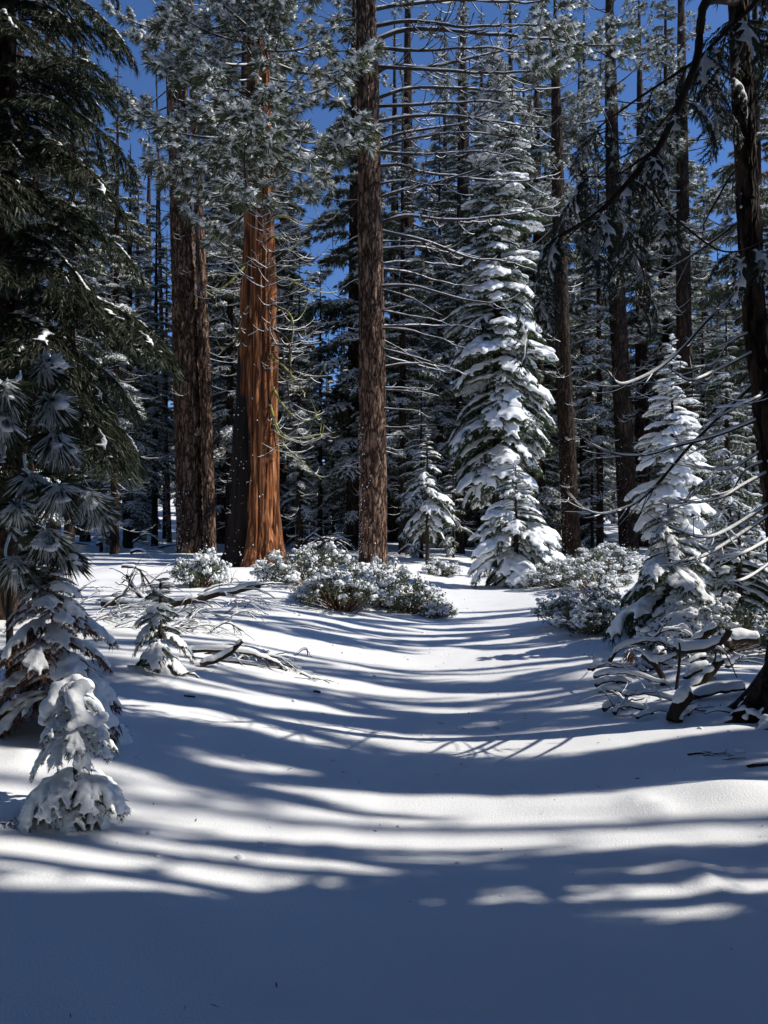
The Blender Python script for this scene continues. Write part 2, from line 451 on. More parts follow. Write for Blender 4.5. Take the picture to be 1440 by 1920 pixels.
def axis_at(axis, z):
    a = np.asarray(axis); return np.array([np.interp(z, a[:, 2], a[:, 0]), np.interp(z, a[:, 2], a[:, 1]), z])

# ---- a flat conifer bough along +X ------------------------------------------------
def fir_bough(L=0.7, rise=0.15, droop=0.45, width=0.42, ntw=16, blade=0.035, bw=0.006, dens=160, snow=1.0, vox=0.016, r0=0.008, hang=0.25, sub=None, patch=0.0, tri=True, frost=0.0):
    wood, need, sn = Buf(), Buf(), Buf()
    n = 14; t = np.linspace(0, 1, n)
    ax = np.stack([L * t * (1 - 0.12 * t * t), 0.05 * L * np.sin(t * 2.4 + rng.uniform(0, 6)) * t, L * (rise * t - droop * t * t)], -1)
    wood.tube(ax, r0 * (1 - 0.85 * t), 5)
    segs = [(ax, 1.0)]; fz = []
    for k in range(ntw):
        tt = 0.14 + 0.84 * (k + rng.uniform(0, 0.8)) / ntw
        for sgn in (-1, 1):
            o = np.array([np.interp(tt, t, ax[:, i]) for i in range(3)])
            ln = width * L * (1.0 - tt) ** 0.6 * min(1, 0.35 + tt * 2.4) * rng.uniform(0.65, 1.15) + 0.05 * L
            an = sgn * R(rng.uniform(38, 66))
            sl = (rise - 2 * droop * tt)
            d = np.array([math.cos(an), math.sin(an), sl * 0.7])
            u = np.linspace(0, 1, 6 if tri else 4)[:, None]
            tw = o + d * ln * u; tw[:, 2] -= (hang * ln * u[:, 0] ** 2)
            wood.tube(tw, r0 * 0.35 * (1 - 0.7 * u[:, 0]), 3)
            segs.append((tw, 0.7))
    for pts, wgt in segs:
        ln = np.linalg.norm(np.diff(pts, axis=0), axis=1).sum(); nb = max(4, int(ln * dens))
        s = rng.uniform(0.06, 1.0, nb); q = np.linspace(0, 1, len(pts))
        o = np.stack([np.interp(s, q, pts[:, i]) for i in range(3)], -1)
        td = unit(pts[-1] - pts[0]); side = unit(np.cross(UP, td))
        d = td * rng.uniform(0.35, 1.0, (nb, 1)) + side * rng.uniform(-1, 1, (nb, 1)) * 0.9 + UP * rng.uniform(-0.95, 0.28, (nb, 1))
        need.blades(o, d, blade * rng.uniform(0.7, 1.3, nb), bw, 0.1, diamond=not tri)
        if frost:
            k_ = rng.random(nb) < frost; fz.append((o[k_] + UP * blade * .12, d[k_] + UP * .35))
    if snow > 0:
        for k, (pts, wgt) in enumerate(segs):
            ln = np.linalg.norm(np.diff(pts, axis=0), axis=1).sum()
            if k and rng.random() < patch: continue
            step = max(0.05 * L, 0.02)
            m_ = max(2, int(ln / step)); s = np.linspace(0.05, 0.93, m_); q = np.linspace(0, 1, len(pts))
            if k == 0: s = s[s > 0.12]; m_ = len(s)
            o = np.stack([np.interp(s, q, pts[:, i]) for i in range(3)], -1)
            rr = (0.075 * L * wgt) * rng.uniform(0.6, 1.25, m_) * snow * np.clip(1.25 - 0.6 * s, 0.4, 1)
            sc = np.stack([rr * 1.15, rr * 1.0, rr * 0.62], -1)
            o = o + UP * (rr * 0.42)[:, None]
            yaw = np.full(m_, math.atan2(*(pts[-1] - pts[0])[[1, 0]]))
            sn.blobs(o, sc, yaw, 1 if vox or sub is None else sub, 0.12)
        if vox: sn = remesh(sn, vox, 5)
    for o, d in fz: sn.blades(o, d, blade * rng.uniform(.5, 1.0, len(o)), bw * 1.1, 0.1)
    return wood, need, sn

# ---- a long-needled tuft ------------------------------------------------------------
def tuft(need, frost, p, d, size=0.2, nn=40, nf=16, w=0.006, fw=0.010, droop=0.25, cap=True):
    d = unit(np.asarray(d, float))
    a = unit(np.cross(d, UP + 0.01)); b_ = np.cross(a, d)
    def dirs(n, lo, hi, up=0.0):
        al = np.radians(rng.uniform(lo, hi, n)); ph = rng.uniform(0, 2 * np.pi, n)
        v = d * np.cos(al)[:, None] + (a * np.cos(ph)[:, None] + b_ * np.sin(ph)[:, None]) * np.sin(al)[:, None]
        return unit(v + UP * up)
    o = p - d * rng.uniform(0, 0.35, (nn, 1)) * size
    need.blades(o, dirs(nn, 15, 95) - UP * droop * 0.5, size * rng.uniform(0.75, 1.15, nn), w, droop, diamond=True)
    if nf:
        o = p - d * rng.uniform(0, 0.3, (nf, 1)) * size + UP * size * 0.04
        frost.blades(o + UP * size * .05, dirs(nf, 10, 85, 0.5) - UP * droop * 0.3, size * rng.uniform(0.5, 1.0, nf), fw, droop)
    if cap:
        k = 4
        c = p - d * rng.uniform(0, 0.3, (k, 1)) * size + UP * size * 0.12 + rng.normal(0, size * 0.12, (k, 3))
        s = size * rng.uniform(0.18, 0.48, (k, 1)) * np.array([1.15, 1.0, 0.6])
        frost.blobs(c, s, None, 0, 0.25)

# ---- a pine limb along +X with tufts on its twigs ---------------------------------------
def pine_limb(L=2.6, sag=0.25, tipup=0.35, r0=0.035, ntw=9, size=0.27, nn=36, nf=42, tufts=True, w=0.010, fw=0.013, start=0.45, twl=0.3, snowk=1.0):
    wood, need, sn = Buf(), Buf(), Buf()
    t = np.linspace(0, 1, 16)
    ax = np.stack([L * t, L * 0.10 * np.sin(t * 3 + rng.uniform(0, 6)) * t, L * (-sag * np.sin(t * 1.9) + tipup * t ** 3 + 0.05 * t)], -1)
    rad = r0 * (1 - 0.8 * t)
    wood.tube(ax, rad, 6); snow_on(sn, ax, rad, snowk)
    for k in range(ntw):
        tt = start + (1 - start) * (k + rng.uniform(0, .9)) / ntw
        o = np.array([np.interp(tt, t, ax[:, i]) for i in range(3)])
        an = (1 if k % 2 else -1) * R(rng.uniform(25, 75)); ln = twl * L * rng.uniform(0.5, 1.1) * (1.15 - 0.7 * tt)
        u = np.linspace(0, 1, 8)[:, None]
        dn = np.array([math.cos(an), math.sin(an), rng.uniform(-0.5, 0.15)])
        tw = o + dn * ln * u; tw[:, 2] += ln * (0.55 * u[:, 0] ** 2.2 * rng.uniform(0.2, 1.0))
        rt = np.interp(tt, t, rad) * 0.45 * (1 - 0.6 * u[:, 0]) + 0.003
        wood.tube(tw, rt, 4); snow_on(sn, tw, rt, snowk, 5)
        if tufts:
            tuft(need, sn, tw[-1], tw[-1] - tw[-3] - UP * 0.02, size * rng.uniform(0.6, 1.35), nn, nf, w, fw)
            if rng.random() < 0.6:
                tuft(need, sn, tw[5], tw[5] - tw[3] + rng.normal(0, .05, 3), size * rng.uniform(0.7, 1.0), nn, nf, w, fw)
    if tufts: tuft(need, sn, ax[-1], ax[-1] - ax[-3], size * 1.1, nn, nf, w, fw)
    return wood, need, sn

def dead_limb(L=2.0, r0=0.02, sag=0.25, tipup=0.25, ntw=7):
    return pine_limb(L, sag, tipup, r0, ntw, tufts=False, start=0.25, twl=0.35)

# ---- prototype boughs -----------------------------------------------------------------
def rotz(a):
    c, s = math.cos(a), math.sin(a); return np.array([[c, -s, 0], [s, c, 0], [0, 0, 1.0]])
def roty(a):
    c, s = math.cos(a), math.sin(a); return np.array([[c, 0, s], [0, 1, 0], [-s, 0, c]])

rng = np.random.default_rng(101)
P_FAR = [fir_bough(2.2, rng.uniform(.05, .25), rng.uniform(.35, .6), .40, 9, .24, .055, 36, 0.70, None, .03, .30, 1, 0.35, tri=False, frost=.35) for _ in range(4)]
rng = np.random.default_rng(102)
P_DUST = [fir_bough(2.2, rng.uniform(.1, .3), rng.uniform(.25, .5), .42, 9, .28, .060, 34, 0.62, None, .03, .35, 0, 0.15, tri=False, frost=.45) for _ in range(4)]
rng = np.random.default_rng(103)
P_PINE = [pine_limb(2.6, rng.uniform(.05, .35), rng.uniform(.1, .5)) for _ in range(5)]
rng = np.random.default_rng(104)
P_DEAD = [dead_limb(2.0, .02, rng.uniform(.1, .35), rng.uniform(.0, .35), 7) for _ in range(4)]
rng = np.random.default_rng(105)
P_YOUNG = [fir_bough(.8, rng.uniform(.1, .25), rng.uniform(.40, .65), .42, 11, .075, .012, 150, .95, .022, .010, .35, patch=.22) for _ in range(4)]

rng = np.random.default_rng(106)
P_PLAST = [fir_bough(.8, rng.uniform(.1, .25), rng.uniform(.40, .65), .42, 10, .070, .012, 95, 1.45, .026, .010, .35, patch=.10) for _ in range(2)]

def mats(kind):
    return {'far': (M['wood'], M['far'], M['snowfar']), 'pine': (M['wood'], M['pine'], M['frost']), 'dead': (M['wood'], None, M['snow']),
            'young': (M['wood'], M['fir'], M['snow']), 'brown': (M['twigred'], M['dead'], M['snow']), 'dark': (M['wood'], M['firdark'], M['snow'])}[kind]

def place(lst, protos, h, zb, zt, Rmax, n, a0=None, azr=None, slope=(10, -25), prof=None, lens=2.2, trunk_r=0.2, dz=0.0):
    """list of placements (proto, matrix, offset) spiralling up a straight trunk"""
    for k in range(n):
        f = (k + rng.uniform(0, 1)) / n; z = zb + (zt - zb) * f
        az = rng.uniform(0, 2 * np.pi) if azr is None else rng.uniform(*azr)
        q = (prof or (lambda g: (1 - g) ** 0.8 * min(1, 0.45 + 2.2 * g)))(f)
        ln = Rmax * q * rng.uniform(0.75, 1.15) + 0.05
        sc = ln / lens
        pitch = R(slope[0] + (slope[1] - slope[0]) * f + rng.uniform(-8, 8))
        zs = sc if sc < 1 else sc ** .8
        Mx = rotz(az) @ roty(pitch) @ np.diag([sc, max(sc, .35) if sc < 1 else sc, zs])
        lst.append((protos[rng.integers(len(protos))], Mx, np.array([0, 0, z + dz])))
    return lst

def joined(lst):
    w, n, s = Buf(), Buf(), Buf()
    for (pw, pn, ps), Mx, off in lst:
        w.addbuf(pw, Mx, off); n.addbuf(pn, Mx, off); s.addbuf(ps, Mx, off)
    return w, n, s

# ------------------------------------------------------------------ background conifers (joined crowns, copied)
def bg_tree(name, label, h, r, spec, group, bark='darkbark', lean=0.0):
    o = thing(name, label, 'tree', (0, 0, 0), group)
    ax = [(0, 0, -0.3), (lean * .3, 0, h * .35), (lean, 0, h * .7), (lean * 1.2, 0, h)]
    part('trunk', trunk_buf(ax, [r * 1.12, r * .85, r * .5, .02], 14, 40, r * .08, 9, .25, .18), M[bark], o, True)
    lst = []
    for fn in spec: fn(lst)
    live = [p for p in lst if p[0][1].n]; bare = [p for p in lst if not p[0][1].n]
    w, n, s = joined(live)
    w2, _, s2 = joined(bare)
    s.addbuf(s2); w.addbuf(w2)
    part('limbs', w, M['wood'], o); part('crown', n, M['far'], o); part('snow', s, M['snowfar'], o, True)
    return o

BG = {}
GRP = 'tall conifers of the forest behind the big trunks'
rng = np.random.default_rng(111)
BG['fir'] = bg_tree('fir_tree', 'tall dark fir with snow dusted boughs deep in the forest', 27, .30, [
    lambda l: place(l, P_DEAD, 27, 1.5, 7, 2.0, 26, slope=(5, -10), prof=lambda g: .6 + .4 * rng.random(), lens=2.0),
    lambda l: place(l, P_DUST, 27, 1.6, 26.6, 3.1, 140, slope=(12, -30))], GRP)
rng = np.random.default_rng(112)
BG['pine'] = bg_tree('pine_tree', 'tall pine with bare lower limbs and frosted needle tufts deep in the forest', 30, .36, [
    lambda l: place(l, P_DEAD, 30, 2.5, 13, 2.3, 34, slope=(0, -10), prof=lambda g: .5 + .6 * rng.random(), lens=2.0),
    lambda l: place(l, P_PINE, 30, 8.0, 29.5, 3.3, 60, slope=(8, -30), lens=2.6)], GRP)
rng = np.random.default_rng(113)
BG['snowy'] = bg_tree('fir_tree', 'mid sized fir loaded with snow deep in the forest', 15, .19, [
    lambda l: place(l, P_FAR, 15, .8, 14.7, 2.5, 62, slope=(14, -30))], 'snow loaded firs between the tall trees')
rng = np.random.default_rng(114)
BG['small'] = bg_tree('young_fir', 'young snow loaded fir growing under the tall trees', 6, .07, [
    lambda l: place(l, P_FAR, 6, .3, 5.9, 1.5, 34, slope=(16, -30))], 'young firs in the understory')
rng = np.random.default_rng(115)
BG['bare'] = bg_tree('conifer_tree', 'slim conifer with bare snow lined twigs deep in the forest', 24, .20, [
    lambda l: place(l, P_DEAD, 24, 1.2, 15, 2.2, 62, slope=(5, -12), prof=lambda g: .45 + .6 * rng.random(), lens=2.0),
    lambda l: place(l, P_DUST, 24, 5.0, 23.6, 2.4, 80, slope=(12, -30))], GRP)
used = set()
def put_bg(kind, x, y, sc=1.0, label=None, group=None, sz=None):
    if kind in used: o = copy_tree(BG[kind])
    else: o = BG[kind]; used.add(kind)
    o.location = (x, y, hz(x, y)); o.rotation_euler = (0, 0, rng.uniform(0, 6.28)); o.scale = (sc, sc, sz or sc)
    if label: o['label'] = label
    if group: o['group'] = group
    return o

WHERE = [(120, 'behind the dark drooping boughs'), (330, 'left of the thick red brown pine'), (440, 'between the thick pine and the orange cedar'), (560, 'right behind the orange cedar'), (660, 'between orange cedar and straight pine'),
         (790, 'just right of the straight pine'), (900, 'behind the half shaded fir'), (1040, 'behind the tall sunlit fir'), (1140, 'by the slimmer dark pine'), (1230, 'by the thick dark pine'), (1350, 'behind the snow plastered fir'), (9999, 'behind the leaning trunk')]
def where_label(kind, px, Yd):
    base = {'fir': 'tall dark snow dusted fir', 'pine': 'tall pine with frosted tufts', 'snowy': 'mid sized snow loaded fir', 'small': 'young snowy fir', 'bare': 'slim conifer with bare snowy twigs'}[kind]
    return ('far ' if Yd > 57 else '') + base + ' ' + [w for p, w in WHERE if px < p][0]
def px_x(px, Y): return (px - 720) / 1440 * Y

rng = np.random.default_rng(21)
# forest behind: (pixel column, distance, kind, scale)
FOREST = [
    (-60, 30, 'fir', 1.0), (20, 42, 'pine', 1.0), (60, 26, 'bare', .9), (100, 33, 'fir', .95), (150, 48, 'fir', 1.0), (205, 38, 'bare', .85), (240, 33, 'fir', .62), (275, 52, 'pine', .95),
    (310, 46, 'bare', .8), (420, 40, 'fir', 1.15), (455, 58, 'pine', 1.0), (500, 36, 'fir', 1.05), (545, 46, 'fir', .85), (560, 60, 'snowy', 1.0), (585, 45, 'bare', .55), (615, 55, 'snowy', .95), (640, 40, 'snowy', .78),
    (663, 33, 'fir', 1.0), (740, 44, 'pine', 1.1), (775, 60, 'fir', 1.1), (800, 42, 'bare', .95), (835, 50, 'fir', 1.2), (862, 32, 'bare', .9), (880, 62, 'pine', 1.1), (985, 48, 'fir', 1.15), (1020, 60, 'fir', 1.0),
    (1100, 44, 'pine', 1.05), (1120, 58, 'fir', 1.1), (1210, 46, 'fir', 1.0), (1235, 62, 'bare', .8), (1290, 50, 'pine', .72), (1330, 40, 'snowy', .9), (1370, 55, 'fir', .66), (1420, 36, 'snowy', 1.05), (1470, 44, 'pine', .8),
    (790, 27, 'small', 1.05), (850, 29, 'small', .7), (625, 37, 'small', 1.2), (1110, 36, 'small', 1.0), (565, 34, 'small', 1.1), (1400, 24, 'small', 1.0), (190, 30, 'small', .9), (270, 42, 'snowy', .7), (60, 20, 'snowy', .55),
    (1365, 22, 'snowy', .5), (700, 52, 'snowy', .9), (1150, 66, 'snowy', 1.0), (930, 70, 'snowy', 1.1), (400, 64, 'snowy', 1.1), (340, 70, 'fir', .9), (180, 66, 'fir', .9), (480, 72, 'snowy', 1.1), (1050, 75, 'pine', .9), (760, 80, 'fir', .9),
    (455, 33, 'pine', .95), (530, 41, 'pine', .95), (765, 35, 'pine', 1.05), (870, 38, 'pine', 1.1), (960, 42, 'pine', 1.1), (1010, 36, 'fir', 1.1), (1090, 52, 'pine', 1.15), (1205, 37, 'pine', 1.0), (1245, 42, 'fir', .95),
    (130, 25, 'bare', .8), (215, 28, 'bare', .75), (255, 44, 'fir', .8), (290, 36, 'bare', .7), (430, 30, 'bare', .8), (560, 30, 'bare', .5), (600, 33, 'bare', .52), (645, 48, 'bare', .6), (755, 31, 'bare', .8), (825, 36, 'bare', .9),
    (1025, 38, 'bare', .9), (1125, 34, 'bare', .8), (1320, 34, 'bare', .55), (1390, 46, 'bare', .6), (30, 34, 'pine', 1.0), (160, 40, 'fir', .8), (575, 66, 'fir', .75), (1300, 30, 'small', 1.2), (1345, 45, 'fir', .6),
    (540, 55, 'fir', 1.0), (415, 50, 'fir', 1.1), (1285, 33, 'pine', 1.1), (1255, 38, 'fir', 1.05), (1425, 32, 'fir', 1.0), (1325, 52, 'fir', .95), (1375, 60, 'pine', .75), (1040, 50, 'fir', 1.2), (905, 44, 'fir', 1.2), (1310, 44, 'snowy', 1.1), (1400, 48, 'snowy', 1.1), (1350, 36, 'snowy', .9)]
for px, Yd, kind, sc in FOREST: put_bg(kind, px_x(px, Yd), Yd, sc * rng.uniform(.95, 1.05), label=where_label(kind, px, Yd))
rng = np.random.default_rng(22)
# a second, farther belt closes the view between the trunks
for k in range(110):
    px = -150 + k * 16 + rng.uniform(-12, 12); Yd = rng.uniform(50, 120)
    kind = ['snowy', 'bare', 'fir', 'snowy', 'small'][rng.integers(5)]
    sc = rng.uniform(.7, 1.0)
    if kind in ('fir', 'bare') and (540 < px < 665): sc *= .6
    if px > 1280 and kind in ('fir', 'bare'): sc *= .7
    put_bg(kind, px_x(px, Yd), Yd, sc, label=where_label(kind, px, Yd))

# ------------------------------------------------------------------ unseen trees added around the frame to cast shade
rng = np.random.default_rng(23)
SHG = 'unseen conifers added around the trail to shade it'
SHL = {'fir': 'unseen tall fir added around the viewpoint to block sky light', 'snowy': 'unseen snowy fir added right of the near trail to shade it', 'bare': 'slim bare limbed conifer to the right of the trail, striping it with shade', 'pine': 'unseen thinned pine added right of the trail to shade it', 'column': 'unseen fir, narrowed and added right of the trail to stripe it with shade', 'small': 'unseen young fir added right of the trail to shade it'}
def shade(kind, x, y, sc, sz=None, lab=None):
    put_bg(kind, x, y, sc, label=SHL[lab or kind], group=SHG, sz=sz).rotation_euler = (0, 0, (x * 7.3 + y * 3.1) % 6.283)
for x, y, sc, sz in [(6.0, 2.3, .68, 1.5), (7.6, 2.4, .50, 1.9), (9.5, 2.1, .75, 1.9), (7.0, -.2, 1.0, 1.6), (8.4, 1.0, .9, 1.6), (11, 1.2, .9, 1.8), (12.5, 2.2, .6, 2.0),
                     (7.6, 5.02, .30, 1.7), (8.6, 4.70, .20, 1.8), (9.4, 5.15, .32, 1.8), (8.0, 6.15, .28, 1.7), (8.8, 6.75, .24, 1.7), (9.2, 7.85, .28, 1.7), (9.6, 8.5, .10, 1.7), (10, 7.2, .13, 1.7), (8.8, 10.1, .34, 1.7), (9.2, 10.9, .26, 1.7), (9.6, 11.7, .30, 1.7), (10.2, 12.7, .30, 1.7), (7.4, 3.72, .14, 1.3), (11, 13.6, .14, 1.6)]:
    shade('snowy', x, y, sc, sz, 'column' if sc < .5 else None)  # unseen firs, many squeezed narrow so their gaps stripe the trail
shade('pine', 13, 4.12, .18, 1.5); shade('pine', 6.2, 3.32, .15, .82); shade('pine', 7.0, 3.55, .14, .95); shade('small', 6.0, 3.38, .34, .60); shade('small', 8.2, 9.0, .75, .90); shade('small', 7.4, 7.0, .55, .80)  # unseen pines and young firs added to break up the sunlit stripes
shade('snowy', 7.0, 2.75, .28, 1.6, 'column'); shade('snowy', 9.0, 2.8, .24, 1.8, 'column'); shade('snowy', 5.4, 2.9, .2, 1.2, 'column')
for x, y, sc in [(-6.5, -3, 1.0), (1.5, -6, 1.0), (-8.5, 3, .95), (-3.0, -6.5, 1.0), (5.5, -6, 1.0), (-12, 7.5, 1.0), (-10, -2, 1.0), (-1, -11, 1.0), (12, -6, 1.0), (15.5, .5, 1.0), (-14, 13, 1.0), (-5, -12, 1.0), (7, -11, 1.0), (-5.5, .8, 1.0), (-4.2, -2.2, 1.0), (-1.4, -4.2, 1.0), (2.4, -4.0, 1.0), (4.6, -3.2, 1.0), (0.4, -7.5, 1.0), (-8, -6.5, 1.0), (-7.5, 6.2, .9), (9.5, -4, 1.0), (8, -8, 1.0), (-11, 2.5, 1.0), (-10.5, 10.5, .9), (3.8, -9, 1.0), (-2.5, -10, 1.0), (17, -3, 1.0), (-14, 5, 1.0), (-13.5, -4, 1.0)]: shade('fir', x, y, sc)  # unseen firs added around the camera to hide open sky and darken the shade

# ------------------------------------------------------------------ hero trees
def proto_meshes(protos, kind):
    mw, mn, ms = mats(kind); out = []
    for w, n, s in protos:
        out.append((mesh('branch', w, mw), mesh('needles', n, mn) if n.n else None, mesh('snow', s, ms, True) if s.n else None))
    return out

def add_branches(root, lst, table, axis=None, name='branch'):
    """each branch is a part of its own, its needles and its snow sub-parts; meshes are shared"""
    for proto, Mx, off in lst:
        w, n, s = table[id(proto)]
        o = link(name, w, root)
        m4 = Matrix([[*Mx[0], 0], [*Mx[1], 0], [*Mx[2], 0], [0, 0, 0, 1]])
        p = off if axis is None else axis_at(axis, off[2])
        m4.translation = Vector(p)
        o.matrix_basis = m4
        if n: link('needles', n, o)
        if s: link('snow', s, o)

def table(protos, kind):
    return {id(p): t for p, t in zip(protos, proto_meshes(protos, kind))}

T_PINE = table(P_PINE, 'pine'); T_DEAD = table(P_DEAD, 'dead'); T_FAR = table(P_FAR, 'far'); T_YOUNG = table(P_YOUNG, 'young'); T_PLAST = table(P_PLAST, 'young'); T_PLAST.update(T_YOUNG)
T_PINE.update(T_DEAD)

def flecks(axis, rad, z0, z1, az, n, smin=.006, smax=.022):
    """snow caught in the bark furrows of the weather side"""
    b_ = Buf(); z = z0 + (z1 - z0) * rng.random(n) ** 1.6; a = rng.normal(az, .55, n)
    s_ = np.linspace(0, 1, len(axis)); zz = np.array([p[2] for p in axis])
    r = np.interp(z, zz, rad); cx = np.interp(z, zz, [p[0] for p in axis]); cy = np.interp(z, zz, [p[1] for p in axis])
    c = np.stack([cx + np.cos(a) * r, cy + np.sin(a) * r, z], -1)
    s = (smin + (smax - smin) * rng.random(n) ** 3)[:, None] * rng.uniform(.6, 1.4, (n, 3)) * np.array([1, 1, 1.6])
    return b_.blobs(c, s, None, 0, .3)

def px_axis(pts, Y, base):
    """trunk axis through photo pixels at one distance, relative to its base"""
    return [tuple(W(px, py, Y) - base) for px, py in pts]

rng = np.random.default_rng(24)
# --- centre pine
Y3 = 24.0
b3 = np.array([px_x(700, Y3), Y3, 0.0]); b3[2] = hz(b3[0], b3[1])
t3 = thing('pine_tree', 'big pine with bare snow lined limbs, rising straight out of the snowy shrubs', 'tree', b3)
ax3 = [(0, 0, -.3)] + px_axis([(700, 1000), (698, 700), (692, 300), (686, 0), (682, -250), (680, -500)], Y3, b3)
rd3 = [.50, .44, .43, .385, .33, .25, .08]
part('trunk', trunk_buf(ax3, rd3, 110, 270, .05, 12, .33, .10, 5, seed=2.0), M['pinebark'], t3, True)
part('snow', flecks(ax3, rd3, .2, 4.5, R(195), 260), M['snow'], t3, True)
BR3 = [
    [(687,82),(767,55),(863,60),(960,67),(1080,80),(1180,90)], [(700,50),(770,40),(863,50),(960,47),(1060,50)], [(693,148),(733,125),(813,125),(913,103),(980,85),(1050,60)],
    [(700,125),(830,133),(960,137),(1040,125)], [(700,187),(773,165),(893,167),(960,172),(1060,165)], [(700,230),(780,217),(867,220),(940,230),(1030,240)],
    [(695,268),(763,248),(873,230),(897,210),(960,125)], [(693,297),(733,270),(813,253),(910,250),(1000,270)], [(700,312),(753,310),(813,327),(960,340),(1040,330)],
    [(700,347),(753,338),(797,347),(840,350)], [(697,380),(733,363),(863,330),(920,303),(960,263),(1000,200)], [(700,423),(763,405),(847,413),(960,403),(1040,385)],
    [(700,452),(800,452)], [(700,430),(800,453),(880,483),(960,493),(1010,510)], [(700,468),(780,463),(840,473),(900,480)], [(700,497),(757,490),(813,493),(870,500)],
    [(700,505),(767,510),(830,530),(920,540)], [(693,538),(773,537),(880,563),(960,563)], [(700,583),(760,573)], [(700,580),(780,594),(847,607)], [(700,612),(780,610),(847,612),(903,617)],
    [(700,616),(773,620),(880,655)], [(700,628),(760,660),(807,697)], [(700,660),(763,680),(873,703)], [(700,692),(763,682),(830,688),(873,705)], [(700,727),(803,728)],
    [(700,730),(770,733),(823,743)], [(700,765),(770,770),(810,782)], [(700,800),(760,801),(800,797)], [(700,817),(757,817)], [(700,840),(757,842)], [(700,845),(745,852)],
    [(700,635),(672,635),(640,640)], [(700,618),(680,618),(650,616)], [(700,866),(675,868),(647,875)], [(690,85),(670,80),(633,20)], [(690,190),(662,75),(650,110),(643,185)],
    [(695,370),(670,377),(627,433),(625,480)], [(690,20),(760,8),(880,0),(1000,5),(1100,-20)], [(688,-30),(760,-60),(900,-70),(1020,-60)], [(688,-60),(600,-90),(540,-60)], [(690,160),(655,150),(600,165)], [(692,300),(655,292),(615,312)], [(690,235),(650,240),(610,262),(590,300)], [(690,120),(640,95),(590,110)], [(694,520),(660,528),(628,552)], [(692,440),(655,452),(620,500)], [(690,30),(640,40),(600,30)],
    [(690,10),(740,-40),(850,-60),(960,-40)], [(700,540),(760,556),(830,590)], [(700,650),(790,672),(850,690)], [(700,200),(800,195),(900,190),(990,205)], [(700,90),(800,95),(900,90),(1010,100)], [(700,285),(800,290),(900,285),(980,300)]]
for bi, pl in enumerate(BR3):
    dep = rng.uniform(-1.6, 1.6); L_ = abs(pl[-1][0] - pl[0][0]) / 60
    n = len(pl)
    pts = [W(px, py, Y3 + dep * (k / max(1, n - 1)) * min(1.3, L_ / 2) + (0 if k else 0)) - b3 for k, (px, py) in enumerate(pl)]
    c = spline(pts, 22); c = c + np.stack([0 * c[:, 0], 0.10 * vnoise(c * 1.6 + bi), 0.06 * vnoise(c * 2.6 + 3 * bi) + .03 * vnoise(c * 7 + bi)], -1) * np.linspace(0, 1, 22)[:, None]
    r0 = .020 + .0062 * min(8, L_); t = np.linspace(0, 1, 22); rad = r0 * (1 - .72 * t)
    wood, sn, need = Buf(), Buf(), Buf()
    wood.tube(c, rad, 7); snow_on(sn, c, rad, 1.05, 7)
    low = pl[0][1] > 430
    ntw = int(L_ * (1.4 if low else 4.2))
    for k in range(ntw):
        tt = rng.uniform(.2, 1.0); o = np.array([np.interp(tt, t, c[:, i]) for i in range(3)])
        bd = unit(c[min(21, int(tt * 21) + 1)] - c[max(0, int(tt * 21) - 1)])
        an = R(rng.uniform(25, 80)) * (1 if rng.random() < .5 else -1)
        dn = rotz(an) @ bd + UP * rng.uniform(-.7, .25); ln = rng.uniform(.35, 1.3) * (0.6 if low else 1.0)
        u = np.linspace(0, 1, 9)[:, None]; tw = o + unit(dn) * ln * u; tw[:, 2] += ln * rng.uniform(.1, .75) * u[:, 0] ** 2.3
        rt = np.interp(tt, t, rad) * .38 * (1 - .65 * u[:, 0]) + .0045
        wood.tube(tw, rt, 4); snow_on(sn, tw, rt, 1.0, 5)
        if pl[-1][0] > 930 and pl[0][1] < 180 and tt > .72 and rng.random() < .9:
            tuft(need, sn, tw[-1], tw[-1] - tw[-3], rng.uniform(.24, .34), 34, 20, .011, .014, .3)
    if pl[-1][0] > 930 and pl[0][1] < 180:
        for q in range(7):
            tuft(need, sn, c[-1 - q % 4] + rng.normal(0, .22, 3), (c[-1] - c[-4]) + rng.normal(0, .3, 3), rng.uniform(.26, .36), 34, 20, .011, .014, .3)
    bo = part('branch', wood, M['wood'], t3)
    part('snow', sn, M['frost'] if need.n else M['snow'], bo, True)
    part('needles', need, M['pine'], bo)
# upper crown above the frame
lst = place([], P_PINE, 30, 17.5, 27, 3.0, 22, slope=(5, -30), lens=2.6)
add_branches(t3, lst, T_PINE, ax3)

rng = np.random.default_rng(25)
# --- left pine and its slim neighbour
Y1 = 29.0
b1 = np.array([px_x(358, Y1), Y1, 0.0]); b1[2] = hz(b1[0], b1[1])
t1 = thing('pine_tree', 'thick red brown pine with shadow banded bark, left of the orange trunk', 'tree', b1)
ax1 = [(0, 0, -.3)] + px_axis([(357, 1000), (348, 640), (337, 300), (325, 0), (318, -200), (312, -420)], Y1, b1)
rd1 = [.60, .53, .50, .42, .38, .28, .08]
part('trunk', trunk_buf(ax1, rd1, 110, 270, .07, 10, .33, .10, 5, seed=5.0), M['pinebark'], t1, True)
part('snow', flecks(ax1, rd1, .1, 2.5, R(215), 200), M['snow'], t1, True)
lst = place([], P_PINE, 30, 16.2, 26, 3.1, 40, slope=(10, -30), lens=2.6, prof=lambda g: 1 - .6 * g)
place(lst, P_DEAD, 30, 4, 15.5, 1.6, 16, slope=(0, -10), lens=2.0, prof=lambda g: .35 + .5 * rng.random())
add_branches(t1, lst, T_PINE, ax1)
b1b = np.array([px_x(394, Y1 - .3), Y1 - .3, 0.0]); b1b[2] = hz(b1b[0], b1b[1])
t1b = thing('pine_tree', 'slim brown pine standing tight against the right side of the thick pine', 'tree', b1b)
